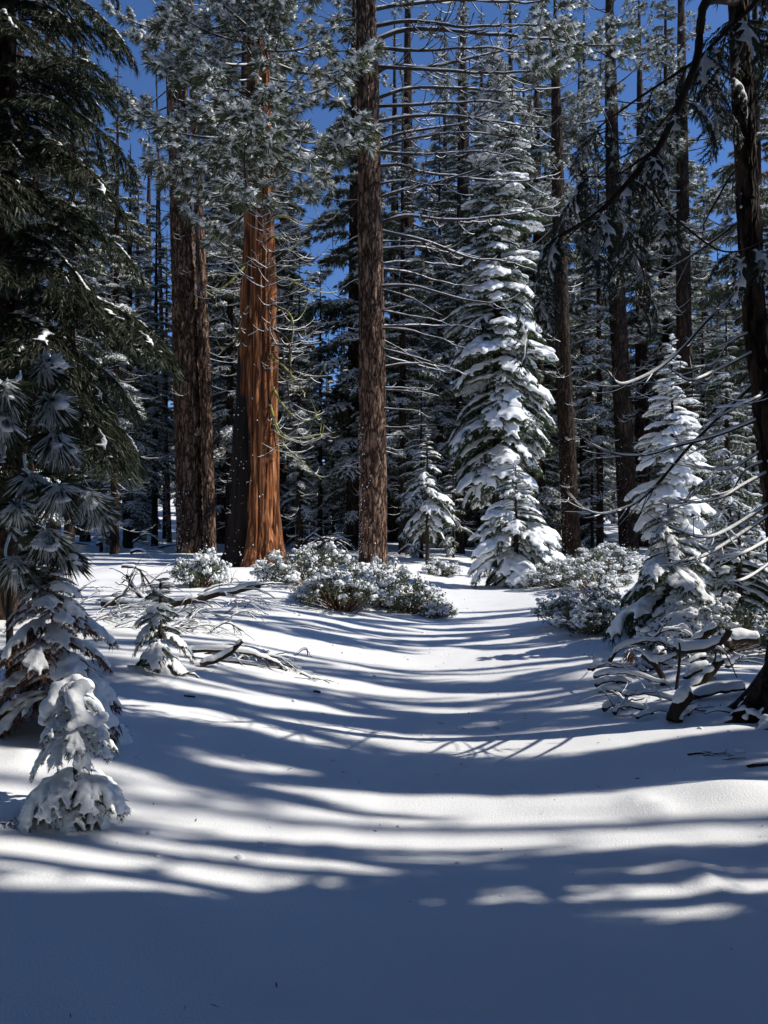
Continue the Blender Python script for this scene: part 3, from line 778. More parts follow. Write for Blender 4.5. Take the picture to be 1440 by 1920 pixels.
ax1b = [(0, 0, -.3)] + px_axis([(393, 1000), (383, 640), (368, 300), (356, 0), (350, -200)], Y1 - .3, b1b)
rd1b = [.27, .235, .21, .175, .13, .03]
part('trunk', trunk_buf(ax1b, rd1b, 72, 300, .04, 13, .33, .12, 4, seed=8.0), M['pinebark'], t1b, True)
part('snow', flecks(ax1b, rd1b, .1, 2.0, R(225), 60), M['snow'], t1b, True)
lst = place([], P_PINE, 24, 15.0, 21.5, 2.7, 22, slope=(10, -30), lens=2.6, azr=(-1.9, 1.9), prof=lambda g: 1 - .6 * g)
place(lst, P_DEAD, 24, 6, 14, 2.2, 16, slope=(0, -10), lens=2.0, azr=(-1.2, 1.0), prof=lambda g: .5 + .5 * rng.random())
add_branches(t1b, lst, T_PINE, ax1b)

rng = np.random.default_rng(26)
# --- orange cedar with a charred scar
Y2 = 22.0
b2 = np.array([px_x(477, Y2), Y2, 0.0]); b2[2] = hz(b2[0], b2[1])
t2 = thing('cedar_tree', 'old orange barked cedar with a charred black scar on its flared base', 'tree', b2)
ax2 = [(0, 0, -.3)] + px_axis([(480, 1000), (481, 850), (484, 600), (486, 400), (484, 200), (480, 0), (476, -200)], Y2, b2)
rd2 = [.98, .74, .63, .53, .44, .37, .28, .08]
def char2(T, Zz, R2):
    a = np.angle(np.exp(1j * (T - R(232))))              # facing the camera's left
    k = np.exp(-(a / .62) ** 2) * sstep(6.2, 4.6, Zz) * sstep(-.2, .6, Zz + .5)
    k = np.maximum(k, .85 * np.exp(-(np.angle(np.exp(1j * (T - R(205)))) / .7) ** 2) * sstep(9.5, 5.0, Zz))
    low = .75 * sstep(.75, .1, Zz)
    groove = np.exp(-(np.angle(np.exp(1j * (T - R(247)))) / .22) ** 2) * sstep(5.2, 3.8, Zz) * sstep(.2, 1.0, Zz)
    fib = vnoise(np.stack([np.cos(T) * 7, np.sin(T) * 7, Zz * .25], -1)); fib2 = vnoise(np.stack([np.cos(T) * 16, np.sin(T) * 16, Zz * .5], -1) + 8)
    R3 = R2 * (1 + .10 * fib + .06 * fib2) - .16 * groove
    return R3, np.maximum(k, low) * .75
tb, ch = trunk_buf(ax2, rd2, 150, 250, .10, 7, .05, .28, 7, charf=char2, seed=11.0)
tm = mesh('trunk', tb, M['cedarbark'], True)
at_ = tm.attributes.new('char', 'FLOAT', 'POINT'); at_.data.foreach_set('value', ch.astype(np.float32))
link('trunk', tm, t2)
part('snow', flecks(ax2, rd2, .05, 5, R(235), 70, .006, .02), M['snow'], t2, True)
# twisted lichen covered limbs on the trunk's right and front
LB2 = [[(484,470),(440,520),(405,545),(380,540)], [(470,500),(430,475),(400,440)], [(484,700),(470,670),(430,600),(400,565),(380,540)], [(487,640),(505,665),(535,690),(560,720),(575,740)],
       [(495,560),(520,575),(548,600),(545,680),(552,740)], [(500,610),(540,640),(545,690),(580,705),(625,705)], [(500,700),(530,760),(570,790),(600,770)], [(500,720),(520,800),(565,830),(630,812)],
       [(500,480),(540,470),(575,490),(600,480)], [(500,520),(545,525),(580,545),(605,540)], [(500,760),(530,830),(560,860),(602,900)], [(500,600),(525,640),(540,730),(548,800),(570,820)],
       [(475,620),(440,640),(415,660)], [(500,780),(530,815),(560,820),(615,815)], [(480,700),(505,740),(512,800),(518,850)], [(498,450),(530,440),(570,450)], [(495,420),(530,405),(580,420),(610,410)], [(480,560),(455,590),(440,650)]]
for bi, pl in enumerate(LB2):
    n = len(pl); dep = rng.uniform(.5, 1.6)
    pts = [W(px, py, Y2 - dep * min(1, k / 1.5) * .8 + .0) - b2 for k, (px, py) in enumerate(pl)]
    c = spline(pts, 20); c = c + .05 * np.stack([vnoise(c * 2.2 + bi), vnoise(c * 2.2 + 9 + bi), vnoise(c * 2.2 + 21 + bi)], -1) * np.linspace(0, 1, 20)[:, None]
    t = np.linspace(0, 1, 20); rad = .042 * (1 - .75 * t)
    wood, sn = Buf(), Buf(); wood.tube(c, rad, 6); snow_on(sn, c, rad, .8, 6)
    for k in range(9):
        tt = rng.uniform(.25, 1); o = np.array([np.interp(tt, t, c[:, i]) for i in range(3)])
        dn = unit(rng.normal(0, 1, 3) * [1, .8, .5] - UP * .35); ln = rng.uniform(.25, .9); u = np.linspace(0, 1, 9)[:, None]
        tw = o + dn * ln * u; tw[:, 2] += ln * rng.uniform(.2, .9) * u[:, 0] ** 2.2
        wood.tube(tw, .011 * (1 - .7 * u[:, 0]) + .003, 4); snow_on(sn, tw, .011 * (1 - .7 * u[:, 0]) + .003, .9, 5)
    bo = part('branch', wood, M['lichen'] if bi % 3 != 2 else M['wood'], t2); part('snow', sn, M['snow'], bo, True)
lst = place([], P_PINE, 24, 10.4, 18.5, 3.4, 84, slope=(15, -20), lens=2.6, prof=lambda g: .8 + .2 * rng.random())
place(lst, P_PINE, 24, 10.6, 17.5, 2.4, 26, slope=(10, -10), lens=2.6, azr=(-2.5, -.6), prof=lambda g: .6 + .4 * rng.random())
place(lst, P_DEAD, 24, 5.5, 11, 2.4, 26, slope=(0, -10), lens=2.0, azr=(-1.8, 1.2), prof=lambda g: .6 + .4 * rng.random())
add_branches(t2, lst, T_PINE, ax2)

rng = np.random.default_rng(27)
# --- dark trunks on the right
def dark_pine(px_pts, Yd, rads, label, crown, group=None, bark='darkbark'):
    b_ = np.array([px_x(px_pts[0][0], Yd), Yd, 0.0]); b_[2] = hz(b_[0], b_[1])
    o = thing('pine_tree', label, 'tree', b_, group)
    ax = [(0, 0, -.3)] + px_axis(px_pts[1:], Yd, b_)
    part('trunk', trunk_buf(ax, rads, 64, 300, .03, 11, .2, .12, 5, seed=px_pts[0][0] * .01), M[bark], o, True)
    part('snow', flecks(ax, rads, .1, 5, R(215), 110), M['snow'], o, True)
    add_branches(o, crown, T_PINE, ax)
    return o
lst = place([], P_PINE, 26, 14.5, 24, 3.2, 54, slope=(10, -30), lens=2.6, prof=lambda g: 1 - .5 * g)
place(lst, P_DEAD, 26, 3, 15, 2.2, 26, slope=(0, -10), lens=2.0, prof=lambda g: .45 + .6 * rng.random())
dark_pine([(1180, 1035), (1178, 1000), (1165, 720), (1152, 430), (1145, 150), (1140, -200)], 33.0, [.48, .42, .38, .33, .26, .06], 'thick dark brown pine between the snowy firs, trunk clear of limbs low down', lst)
lst = place([], P_PINE, 22, 13, 20, 2.4, 30, slope=(10, -30), lens=2.6, prof=lambda g: 1 - .5 * g)
place(lst, P_DEAD, 22, 2.5, 14, 2.2, 30, slope=(0, -10), lens=2.0, prof=lambda g: .45 + .6 * rng.random())
dark_pine([(1072, 1060), (1071, 1000), (1057, 700), (1048, 400), (1042, 150), (1040, 0)], 30.0, [.42, .36, .31, .26, .18, .05], 'slimmer dark pine beside the lit snowy fir, bare lower limbs', lst)
lst = place([], P_DEAD, 22, 2.5, 17, 2.2, 40, slope=(0, -10), lens=2.0, prof=lambda g: .45 + .6 * rng.random())
dark_pine([(665, 1035), (665, 1000), (664, 700), (663, 400), (662, 150), (661, 0)], 36.0, [.27, .22, .2, .17, .13, .05], 'thin dark trunk half hidden behind the big straight pine', lst)
lst = place([], P_DEAD, 22, 2.5, 17, 2.2, 34, slope=(0, -10), lens=2.0, prof=lambda g: .45 + .6 * rng.random())
place(lst, P_PINE, 22, 12, 21, 2.6, 30, slope=(10, -30), lens=2.6, prof=lambda g: 1 - .5 * g)
dark_pine([(102, 1030), (102, 1000), (98, 700), (94, 400), (90, 100), (86, -100)], 27.0, [.27, .23, .2, .17, .13, .05], 'reddish trunk seen behind the dark drooping boughs', lst, bark='pinebark')
lst = place([], P_DEAD, 22, 2, 17, 2.2, 40, slope=(0, -10), lens=2.0, prof=lambda g: .45 + .6 * rng.random())
place(lst, P_PINE, 22, 13, 21, 2.4, 22, slope=(10, -30), lens=2.6, prof=lambda g: 1 - .5 * g)
dark_pine([(318, 1010), (317, 1000), (306, 700), (300, 500), (296, 300), (292, 100)], 40.0, [.16, .14, .12, .1, .08, .03], 'very thin red barked pine left of the thick pine', lst, bark='pinebark')

rng = np.random.default_rng(28)
# --- firs made of separate boughs
def fir_thing(name, label, x, y, h, r, zb, Rmax, n, protos, tab, lens, bark='wood', slope=(18, -35), prof=None, zt=.97, group=None, top=True, lean=0.0):
    o = thing(name, label, 'tree', (x, y, hz(x, y)), group)
    ax = [(0, 0, -.2), (lean * .4, 0, h * .4), (lean, 0, h)]
    part('trunk', trunk_buf(ax, [r, r * .7, .012], 16, 50, r * .06, 12, .25, .15), M[bark], o, True)
    lst = place([], protos, h, zb, h * zt, Rmax, n, slope=slope, lens=lens, prof=prof)
    place(lst, protos, h, h * .86, h * 1.0, Rmax * .22, max(8, n // 8), slope=(0, -55), lens=lens, prof=lambda g: 1 - .6 * g)
    add_branches(o, lst, tab, ax, 'bough')
    return o
x4 = px_x(935, 26.8)
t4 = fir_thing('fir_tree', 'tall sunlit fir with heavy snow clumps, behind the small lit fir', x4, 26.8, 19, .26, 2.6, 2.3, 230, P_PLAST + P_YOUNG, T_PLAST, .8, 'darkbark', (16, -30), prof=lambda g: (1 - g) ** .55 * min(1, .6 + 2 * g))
add_branches(t4, place([], P_FAR, 19, 2.8, 18, 1.9, 90, slope=(14, -25), lens=2.2, prof=lambda g: (1 - g) ** .6 * min(1, .6 + 2 * g)), T_FAR, None, 'bough')
g5 = G(968, 1097)
fir_thing('young_fir', 'small sunlit fir with thick snow pillows at the trail bend', g5[0], g5[1], (1097 - 868) / 1440 * g5[1], .07, .15, 1.55, 92, P_PLAST + P_YOUNG[:2], T_PLAST, .8, 'wood', (22, -30))
x8 = px_x(1262, 26.0)
fir_thing('fir_tree', 'sunlit snow plastered fir with a slim pointed top, right of the thick dark pine', x8, 26.0, 7.6, .12, .5, 2.0, 125, P_PLAST, T_PLAST, .8, 'darkbark', (22, -25))
g9 = G(1255, 1205)
fir_thing('young_fir', 'shaded young fir with drooping snow pillows behind the slash pile', g9[0], g9[1], (1205 - 945) / 1440 * g9[1], .045, .10, 1.0, 70, P_YOUNG, T_YOUNG, .8, 'wood', (26, -20))
g = G(1400, 1190)
fir_thing('young_fir', 'broad low snowy fir behind the root flared trunk', g[0] + .2, g[1] + .6, 1.5, .04, .08, 1.0, 52, P_YOUNG, T_YOUNG, .8, 'wood', (20, -20))
x = px_x(795, 27.0)
fir_thing('young_fir', 'dark half shaded fir with white snow shelves, between the pine and the lit firs', x, 25.0, 4.4, .07, 1.1, 1.2, 60, P_YOUNG, T_YOUNG, .8, 'wood', (20, -25))
g = G(300, 1268)
fir_thing('young_fir', 'small green fir half buried in snow beside the fallen branches', g[0], g[1], .80, .02, .03, .42, 40, P_YOUNG, T_YOUNG, .8, 'wood', (28, -20))

# ------------------------------------------------------------------ near trees
rng = np.random.default_rng(121)
P_SPRAY = [fir_bough(.9, rng.uniform(.05, .2), rng.uniform(.45, .75), .40, 12, .075, .013, 110, .55, .03, .009, .45, patch=.35) for _ in range(4)]
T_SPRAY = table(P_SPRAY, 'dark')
rng = np.random.default_rng(122)
P_BIG = [fir_bough(2.6, rng.uniform(.05, .2), rng.uniform(.40, .6), .36, 17, .13, .020, 95, .34, .05, .022, .5, patch=.62) for _ in range(4)]
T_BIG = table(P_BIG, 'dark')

def aim(proto, p, d, ln, lens, roll=0.0):
    """placement of a bough proto from p along horizontal heading and pitch of d"""
    d = np.asarray(d, float); az = math.atan2(d[1], d[0]); pit = -math.atan2(d[2], math.hypot(d[0], d[1]))
    s = ln / lens
    return (proto, rotz(az) @ roty(pit) @ np.diag([s, s, s]), np.asarray(p, float))

rng = np.random.default_rng(31)
# --- left dark conifer with drooping boughs
Y12 = 9.6
b12 = np.array([px_x(6, Y12), Y12, 0.0]); b12[2] = hz(b12[0], b12[1])
t12 = thing('fir_tree', 'dark conifer with heavy drooping boughs over the dead brown sapling', 'tree', b12)
ax12 = [(0, 0, -.3), (.02, 0, 3), (-.05, 0, 7), (-.1, 0, 16)]
part('trunk', trunk_buf(ax12, [.24, .19, .15, .03], 40, 160, .02, 13, .22, .3, 5, seed=3.3), M['darkbark'], t12, True)
part('snow', flecks(ax12, [.24, .19, .15, .03], .1, 4, R(250), 60), M['snow'], t12, True)
lst = []
for k in range(74):
    f = (k + rng.random()) / 74; z = 2.3 + 10.5 * f
    az = R(rng.choice([rng.uniform(-110, 20), rng.uniform(-75, -5)]))
    ln = rng.uniform(1.7, 3.0) * (1 - .5 * f); 
    lst.append(aim(P_BIG[rng.integers(4)], (0, 0, z), (math.cos(az), math.sin(az), rng.uniform(-.35, .15) + .1 * f), ln, 2.6))
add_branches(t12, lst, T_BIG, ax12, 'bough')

rng = np.random.default_rng(32)
# --- near right tree: leaning trunk, flared roots, long bare snow lined branches, dark sprays overhead
Y10 = 5.9
b10 = np.array([px_x(1478, Y10), Y10, 0.0]); b10[2] = hz(b10[0], b10[1])
t10 = thing('cedar_tree', 'leaning dark trunk with snow covered root flare beside the slash pile', 'tree', b10)
ax10 = [(0, 0, -.25)] + px_axis([(1478, 1150), (1458, 950), (1434, 750), (1416, 600), (1400, 350), (1384, 0), (1376, -250), (1370, -600)], Y10, b10)
rd10 = [.24, .125, .105, .098, .092, .085, .075, .06, .03]
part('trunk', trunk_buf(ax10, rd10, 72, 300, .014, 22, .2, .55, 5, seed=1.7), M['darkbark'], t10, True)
sb = flecks(ax10, rd10, .1, 5, R(190), 240, .006, .02)
# snow sheets lying on the roots
for az, ln in ((R(190), .58), (R(222), .52), (R(255), .56), (R(290), .5)):
    n = 90; u = rng.uniform(.12, 1.1, n); ph = rng.normal(0, .75, n); rr = .12 - .05 * u
    c = np.stack([np.cos(az) * ln * u, np.sin(az) * ln * u, .46 * np.clip(1 - u, 0, 1) ** 1.8 - .10 * u], -1)
    c = c + np.stack([-np.sin(az) * np.sin(ph) * rr, np.cos(az) * np.sin(ph) * rr, np.cos(ph) * rr * .95], -1)
    ok = vnoise(c * 6 + 3) > -.25
    sb.blobs(c[ok], (rng.uniform(.018, .042, (n, 1)) * np.array([1, 1, .8]))[ok], None, 1, .2)
part('snow', remesh(sb, .012, 3), M['snow'], t10, True)
rt = Buf()
for az, ln in ((R(190), .58), (R(222), .52), (R(255), .56), (R(290), .5), (R(150), .5)):
    u = np.linspace(0, 1, 10); c = np.stack([np.cos(az) * ln * u, np.sin(az) * ln * u, .46 * (1 - u) ** 1.8 - .10 * u], -1)
    rt.tube(c, .12 - .05 * u, 9)
part('root', rt, M['darkbark'], t10, True)
BR10 = [[(1410,655),(1347,693),(1310,710),(1287,712),(1257,693)], [(1412,520),(1327,600),(1280,653),(1233,693),(1190,715),(1160,720),(1137,693)],
        [(1435,780),(1343,817),(1267,837),(1213,853),(1160,853),(1120,840),(1087,817)], [(1425,705),(1353,777),(1293,837),(1250,887),(1210,930),(1173,953),(1127,965),(1093,953),(1077,937)],
        [(1450,935),(1360,997),(1310,1007),(1250,985)], [(1455,955),(1377,1010),(1320,1043),(1277,1053),(1253,1063)], [(1440,835),(1373,877),(1320,878),(1290,863)], [(1445,880),(1393,910),(1353,933),(1300,943),(1270,933)],
        [(1400,300),(1370,330),(1330,400),(1310,428),(1275,415)], [(1408,410),(1380,420),(1340,450),(1280,490),(1220,520),(1150,545)], [(1412,540),(1370,560),(1340,590)], [(1445,1000),(1400,1035),(1350,1050)],
        [(1450,860),(1400,880),(1370,920),(1330,930)], [(1430,740),(1385,760),(1340,765)], [(1455,1040),(1400,1085),(1360,1090)], [(1420,620),(1370,640),(1340,680),(1300,690)]]
for bi, pl in enumerate(BR10):
    n = len(pl); dep = rng.uniform(-.9, .5)
    pts = [W(px, py, Y10 + dep * k / (n - 1)) - b10 for k, (px, py) in enumerate(pl)]
    pts[0] = axis_at(ax10, pts[0][2])
    c = spline(pts, 26); t = np.linspace(0, 1, 26); L_ = np.linalg.norm(np.diff(c, axis=0), axis=1).sum()
    rad = (.0065 + .0042 * L_) * (1 - .65 * t); wood, sn, need = Buf(), Buf(), Buf(); wood.tube(c, rad, 7); snow_on(sn, c, rad, 1.25, 7, add=.003)
    for k in range(int(L_ * 9)):
        tt = rng.uniform(.15, 1); o = np.array([np.interp(tt, t, c[:, i]) for i in range(3)])
        bd = unit(c[min(25, int(tt * 25) + 1)] - c[max(0, int(tt * 25) - 1)])
        dn = unit(rotz(R(rng.uniform(25, 75) * rng.choice([-1, 1]))) @ bd + UP * rng.uniform(-.4, .1)); ln = rng.uniform(.08, .40); u = np.linspace(0, 1, 7)[:, None]
        tw = o + dn * ln * u; tw[:, 2] += ln * rng.uniform(0, .5) * u[:, 0] ** 2
        rr = np.interp(tt, t, rad) * .4 * (1 - .6 * u[:, 0]) + .0012
        wood.tube(tw, rr, 4); snow_on(sn, tw, rr, 1.1, 5, add=.0015)
    bo = part('branch', wood, M['wood'], t10); part('snow', sn, M['snow'], bo, True)
# overhead limb, with hanging dark sprays
OV = [([(1352,-60),(1327,0),(1313,53),(1307,110),(1280,180),(1237,273),(1213,300),(1173,347),(1120,400),(1060,437),(1020,460)], .034), ([(1400,-20),(1420,0),(1360,60),(1313,107),(1260,143),(1193,187),(1120,240)], .018),
      ([(1231,290),(1223,340),(1243,387),(1287,427),(1343,467),(1390,470),(1440,447)], .012), ([(1237,273),(1200,300),(1150,330),(1080,330)], .012), ([(1173,427),(1187,467),(1207,513),(1207,587)], .008),
      ([(1280,180),(1250,220),(1190,280),(1140,310),(1100,360)], .011), ([(1400,60),(1380,110),(1350,170),(1320,200)], .010), ([(1120,400),(1070,440),(1030,490),(1010,540),(960,590)], .007), ([(1223,340),(1200,420),(1150,470),(1110,500)], .008)]
for bi, (pl, r0) in enumerate(OV):
    dep = 5.0 + .12 * bi
    pts = [W(px, py, dep) - b10 for px, py in pl]
    if bi == 0: pts[0] = axis_at(ax10, pts[0][2] + .4)
    c = spline(pts, 30); t = np.linspace(0, 1, 30); rad = r0 * (1 - .7 * t); wood, sn = Buf(), Buf()
    wood.tube(c, rad, 8); snow_on(sn, c, rad * .6, .8, 6, add=.002)
    bo = part('branch', wood, M['wood'], t10); part('snow', sn, M['snow'], bo, True)
    L_ = np.linalg.norm(np.diff(c, axis=0), axis=1).sum()
    lst = []
    for k in range(int(4 + L_ * 4.4)):
        tt = rng.uniform(.30 if bi == 0 else .15, 1); o = np.array([np.interp(tt, t, c[:, i]) for i in range(3)])
        a = rng.uniform(0, 6.28)
        lst.append(aim(P_SPRAY[rng.integers(4)], o, (math.cos(a), math.sin(a) * .8, rng.uniform(-1.5, -.2)), rng.uniform(.16, .44), .9))
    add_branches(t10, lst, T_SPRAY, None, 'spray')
# crown above and to the right
lst = []
for k in range(30):
    z = rng.uniform(5.2, 10); az = R(rng.uniform(-80, 100))
    lst.append(aim(P_BIG[rng.integers(4)], (0, 0, z), (math.cos(az), math.sin(az), rng.uniform(-.3, .1)), rng.uniform(.8, 1.6), 2.6))
add_branches(t10, lst, T_BIG, ax10, 'bough')

rng = np.random.default_rng(33)
# --- young long-needled pine on the left, each tuft bowed under snow
g = np.array([px_x(22, 5.6), 5.6, 0.0]); g[2] = hz(g[0], g[1])
t13 = thing('young_pine', 'young pine with big drooping needle tufts under caps of snow', 'tree', g)
def WY(px, py, Yd): return W(px, py, Yd) - g
ax13 = [(0, 0, -.1), *[WY(*a) for a in ((20, 1010, 5.5), (40, 880, 5.4), (60, 770, 5.3), (80, 730, 5.2))]]
tb = Buf(); c = spline(ax13, 24); tb.tube(c, np.linspace(.026, .010, 24), 9); part('trunk', tb, M['wood'], t13, True)
def mop(need, frost, p, d, sz):
    """bowed needle bundle: most needles hang, snow sheathed on top"""
    d = unit(d); a = unit(np.cross(d, UP + .01)); b_ = np.cross(a, d)
    for n, lo, hi, kind in ((70, 0, 60, 0), (22, 30, 100, 0), (210, 0, 60, 1)):
        al = np.radians(lo + (hi - lo) * np.sqrt(rng.random(n))); ph = rng.uniform(0, 6.283, n)
        v = d * np.cos(al)[:, None] + (a * np.cos(ph)[:, None] + b_ * np.sin(ph)[:, None]) * np.sin(al)[:, None]
        o = p - d * rng.uniform(0, .35, (n, 1)) * sz
        if kind: frost.spikes(o + UP * .006, v + UP * .12, sz * rng.uniform(.6, 1.08, n), .0075)
        else: need.blades(o, v, sz * rng.uniform(.8, 1.2, n), .0026, .30)
TF = [((60,770),(75,730),(85,690),5.2,.20), ((62,790),(80,775),(95,760),5.15,.22), ((58,800),(85,800),(105,830),5.1,.22), ((45,850),(48,880),(55,905),5.0,.20), ((40,880),(80,900),(112,925),4.95,.22), ((38,890),(110,915),(165,935),5.0,.19),
      ((30,930),(20,945),(33,955),4.8,.15), ((25,960),(60,985),(90,1010),4.9,.2), ((22,990),(80,1030),(120,1040),5.0,.2), ((20,1000),(10,1040),(30,1060),4.9,.2), ((60,790),(30,740),(5,735),4.9,.24), ((30,930),(130,950),(185,960),5.1,.17), ((55,830),(20,800),(0,790),4.95,.2), ((20,1000),(60,1060),(70,1085),5.0,.17)]
for a, m_, e, Yd, sz in TF:
    c = spline([WY(*a, 5.4), WY(*m_, (Yd + 5.3) / 2), WY(*e, Yd)], 14); wood, need, sn = Buf(), Buf(), Buf()
    r_ = np.linspace(.009, .005, 14); wood.tube(c, r_, 6); snow_on(sn, c, r_, 1.3, 6)
    d = unit(c[-1] - c[-4]) * .8 - UP * .8
    mop(need, sn, c[-1], d, sz)
    cap = Buf()
    k = 22; q = rng.uniform(0, .75, (k, 1)); sd_ = rng.normal(0, 1, (k, 3)) * [1, 1, .25] * sz * .22 * (.4 + q)
    cap.blobs(c[-1] - unit(d) * .02 + unit(d) * q * sz * .75 + sd_ + UP * sz * .10, sz * rng.uniform(.10, .22, (k, 1)) * np.array([1.1, 1, .6]), None, 1, .15)
    bo = part('branch', wood, M['wood'], t13); part('needles', need, M['pine'], bo); part('frosted_needles', sn, M['frost'], bo, True); part('snow', remesh(cap, .009, 3), M['snow'], bo, True)

rng = np.random.default_rng(34)
# --- dead brown sapling
T_BROWN = table(P_YOUNG, 'brown')
g = G(98, 1372)
fir_thing('young_fir', 'dead brown needled young fir under thick snow shelves', g[0], g[1], 300 / 1440 * g[1], .024, .06, .50, 40, P_YOUNG, T_BROWN, .8, 'twigred', (12, -5), prof=lambda f: (1 - f ** 2.2) * .85 + .2)

rng = np.random.default_rng(35)
# --- snow bowed sapling in the foreground
P_SAP = [fir_bough(.34, .25, rng.uniform(.55, .9), .5, 8, .030, .005, 380, 1.25, .009, .005, .4) for _ in range(3)]
T_SAP = table(P_SAP, 'young')
g = G(138, 1535)
o = thing('fir_sapling', 'waist low sapling wrapped in rounded snow, alone on the near snow', 'tree', (g[0], g[1], hz(g[0], g[1])))
ax = [(0, 0, -.08), (.01, 0, .3), (0, 0, .66)]
part('trunk', trunk_buf(ax, [.016, .012, .006], 10, 30, .001, 30, .25, .2), M['wood'], o, True)
lst = []
for zc_, nb, ln, dn in ((.10, 9, .24, -.1), (.20, 9, .28, .0), (.40, 7, .20, .05), (.50, 8, .185, .1), (.58, 7, .14, .15), (.64, 5, .09, .3)):
    for k in range(nb):
        a = k / nb * 6.283 + rng.uniform(-.3, .3) + zc_ * 9
        lst.append(aim(P_SAP[rng.integers(3)], (0, 0, zc_ + rng.uniform(-.02, .02)), (math.cos(a), math.sin(a), dn - .1), ln * rng.uniform(.85, 1.15), .34))
add_branches(o, lst, T_SAP, ax, 'bough')
cap = Buf()
k = 150; a = rng.uniform(0, 6.28, k); el = np.arcsin(.12 + .88 * rng.random(k)); ok = vnoise(np.stack([np.cos(a) * 1.8, np.sin(a) * 1.8, el * 1.6], -1) + 11) > -.30 + .25 * np.cos(el)
pc = np.stack([.14 * np.cos(a) * np.cos(el), .14 * np.sin(a) * np.cos(el), .44 + .23 * np.sin(el)], -1)[ok]
cap.blobs(pc, rng.uniform(.022, .046, (len(pc), 1)) * np.array([1, 1, .8]), None, 1, .15)
part('snow', remesh(cap, .011, 5), M['snow'], o, True)

rng = np.random.default_rng(36)
# ------------------------------------------------------------------ shrubs
def shrub(seed_r=.8, h=.8, ncl=70, leaf=.050, nl=34, snow=.72):
    stems, lv, sn = Buf(), Buf(), Buf()
    for k in range(ncl):
        a = rng.uniform(0, 6.28); rr = seed_r * math.sqrt(rng.random()); top = h * (1 - .55 * (rr / seed_r) ** 2) * rng.uniform(.45, 1.05)
        e = np.array([rr * math.cos(a), rr * math.sin(a), top])
        c = spline([np.array([.18 * e[0], .18 * e[1], -.03]), e * [.5, .5, .35] + rng.normal(0, .05, 3), e], 8)
        stems.tube(c, np.linspace(.012, .004, 8), 5)
        d = unit(e - c[-3] + UP * .1)
        o = e - d * rng.uniform(-.02, .16, (nl, 1)) + rng.normal(0, .035, (nl, 3))
        dd = unit(rng.normal(0, 1, (nl, 3)) * [1, 1, .6] + UP * .35)
        lv.blades(o, dd, leaf * rng.uniform(.8, 1.3, nl), leaf * .55, 0)
        if rng.random() < snow * (.35 + .65 * (vnoise(e * 3.0) > -.25)):
            m_ = 9; cc = e + UP * .012 + rng.normal(0, .045, (m_, 3)) * [1, 1, .5]
            sn.blobs(cc, .012 + .036 * rng.random((m_, 1)) ** 1.5 * rng.uniform(.7, 1.4, (m_, 3)) * np.array([1.2, 1.2, .7]), rng.uniform(0, 6, m_), 1, .3)
            q_ = 12; sn.spikes(e + rng.normal(0, .05, (q_, 3)), rng.normal(0, 1, (q_, 3)) + UP * .4, rng.uniform(.03, .06, q_), .011)
        else:
            snow_on(sn, c, np.linspace(.010, .004, 8), 1.0, 5)
    return stems, lv, sn
SHR = []
for a in ((.8, .8, 90), (.62, .55, 70), (.9, .62, 95)):
    st, lv, sn = shrub(*a); SHR.append((mesh('stems', st, M['twigred']), mesh('leaves', lv, M['leaf']), mesh('snow', sn, M['snow'], True)))
def put_shrub(k, px, py, s, label, group=None, sz=None, back=0.0):
    p = G(px, py); y = p[1] + back; x = px_x(px, y)
    o = thing('shrub', label, 'shrub', (x, y, hz(x, y) - .02), group, rng.uniform(0, 6.28))
    link('stems', SHR[k][0], o); link('leaves', SHR[k][1], o); link('snow', SHR[k][2], o)
    o.scale = (s, s, (sz or s)); return o
put_shrub(0, 640, 1145, .9, 'shaded snowy shrub at the left foot of the straight pine')
put_shrub(0, 725, 1140, .9, 'twiggy snow laden shrub right in front of the straight pine', sz=1.1)
put_shrub(1, 600, 1130, .8, 'low dark shrub at the left end of the shrub bank')
put_shrub(1, 770, 1148, 1.0, 'half sunlit frosted shrub at the right end of the shrub bank')
put_shrub(1, 822, 1158, .55, 'low sunlit frosted clump spilling from the shrub bank onto the trail')
put_shrub(2, 585, 1098, 1.25, 'bright sunlit frosted bush between the orange trunk and the straight pine', sz=1.3)
put_shrub(2, 1060, 1100, 1.0, 'sunlit frosted bush right of the lit fir')
put_shrub(2, 1110, 1105, .9, 'sunlit low bush in front of the slimmer dark pine')
put_shrub(0, 1070, 1172, .68, 'shaded leafy shrub on the right edge of the trail')
put_shrub(1, 1115, 1188, .8, 'shaded shrub between the trail and the drooping young fir')
put_shrub(2, 1150, 1170, .8, 'shaded shrub tucked against the drooping young fir')
put_shrub(1, 375, 1100, .9, 'small leafy shrub in front of the thick pine', sz=1.3)
put_shrub(2, 1340, 1215, .9, 'snowy brush behind the slash pile')
put_shrub(1, 1300, 1120, 1.2, 'snowy brush beyond the drooping young fir')
put_shrub(1, 830, 1080, .9, 'frosted bush under the lit fir')
put_shrub(2, 1140, 1075, 1.2, 'frosted bush at the foot of the thick dark pine')
# snow dome on the first shrub
rng = np.random.default_rng(37)
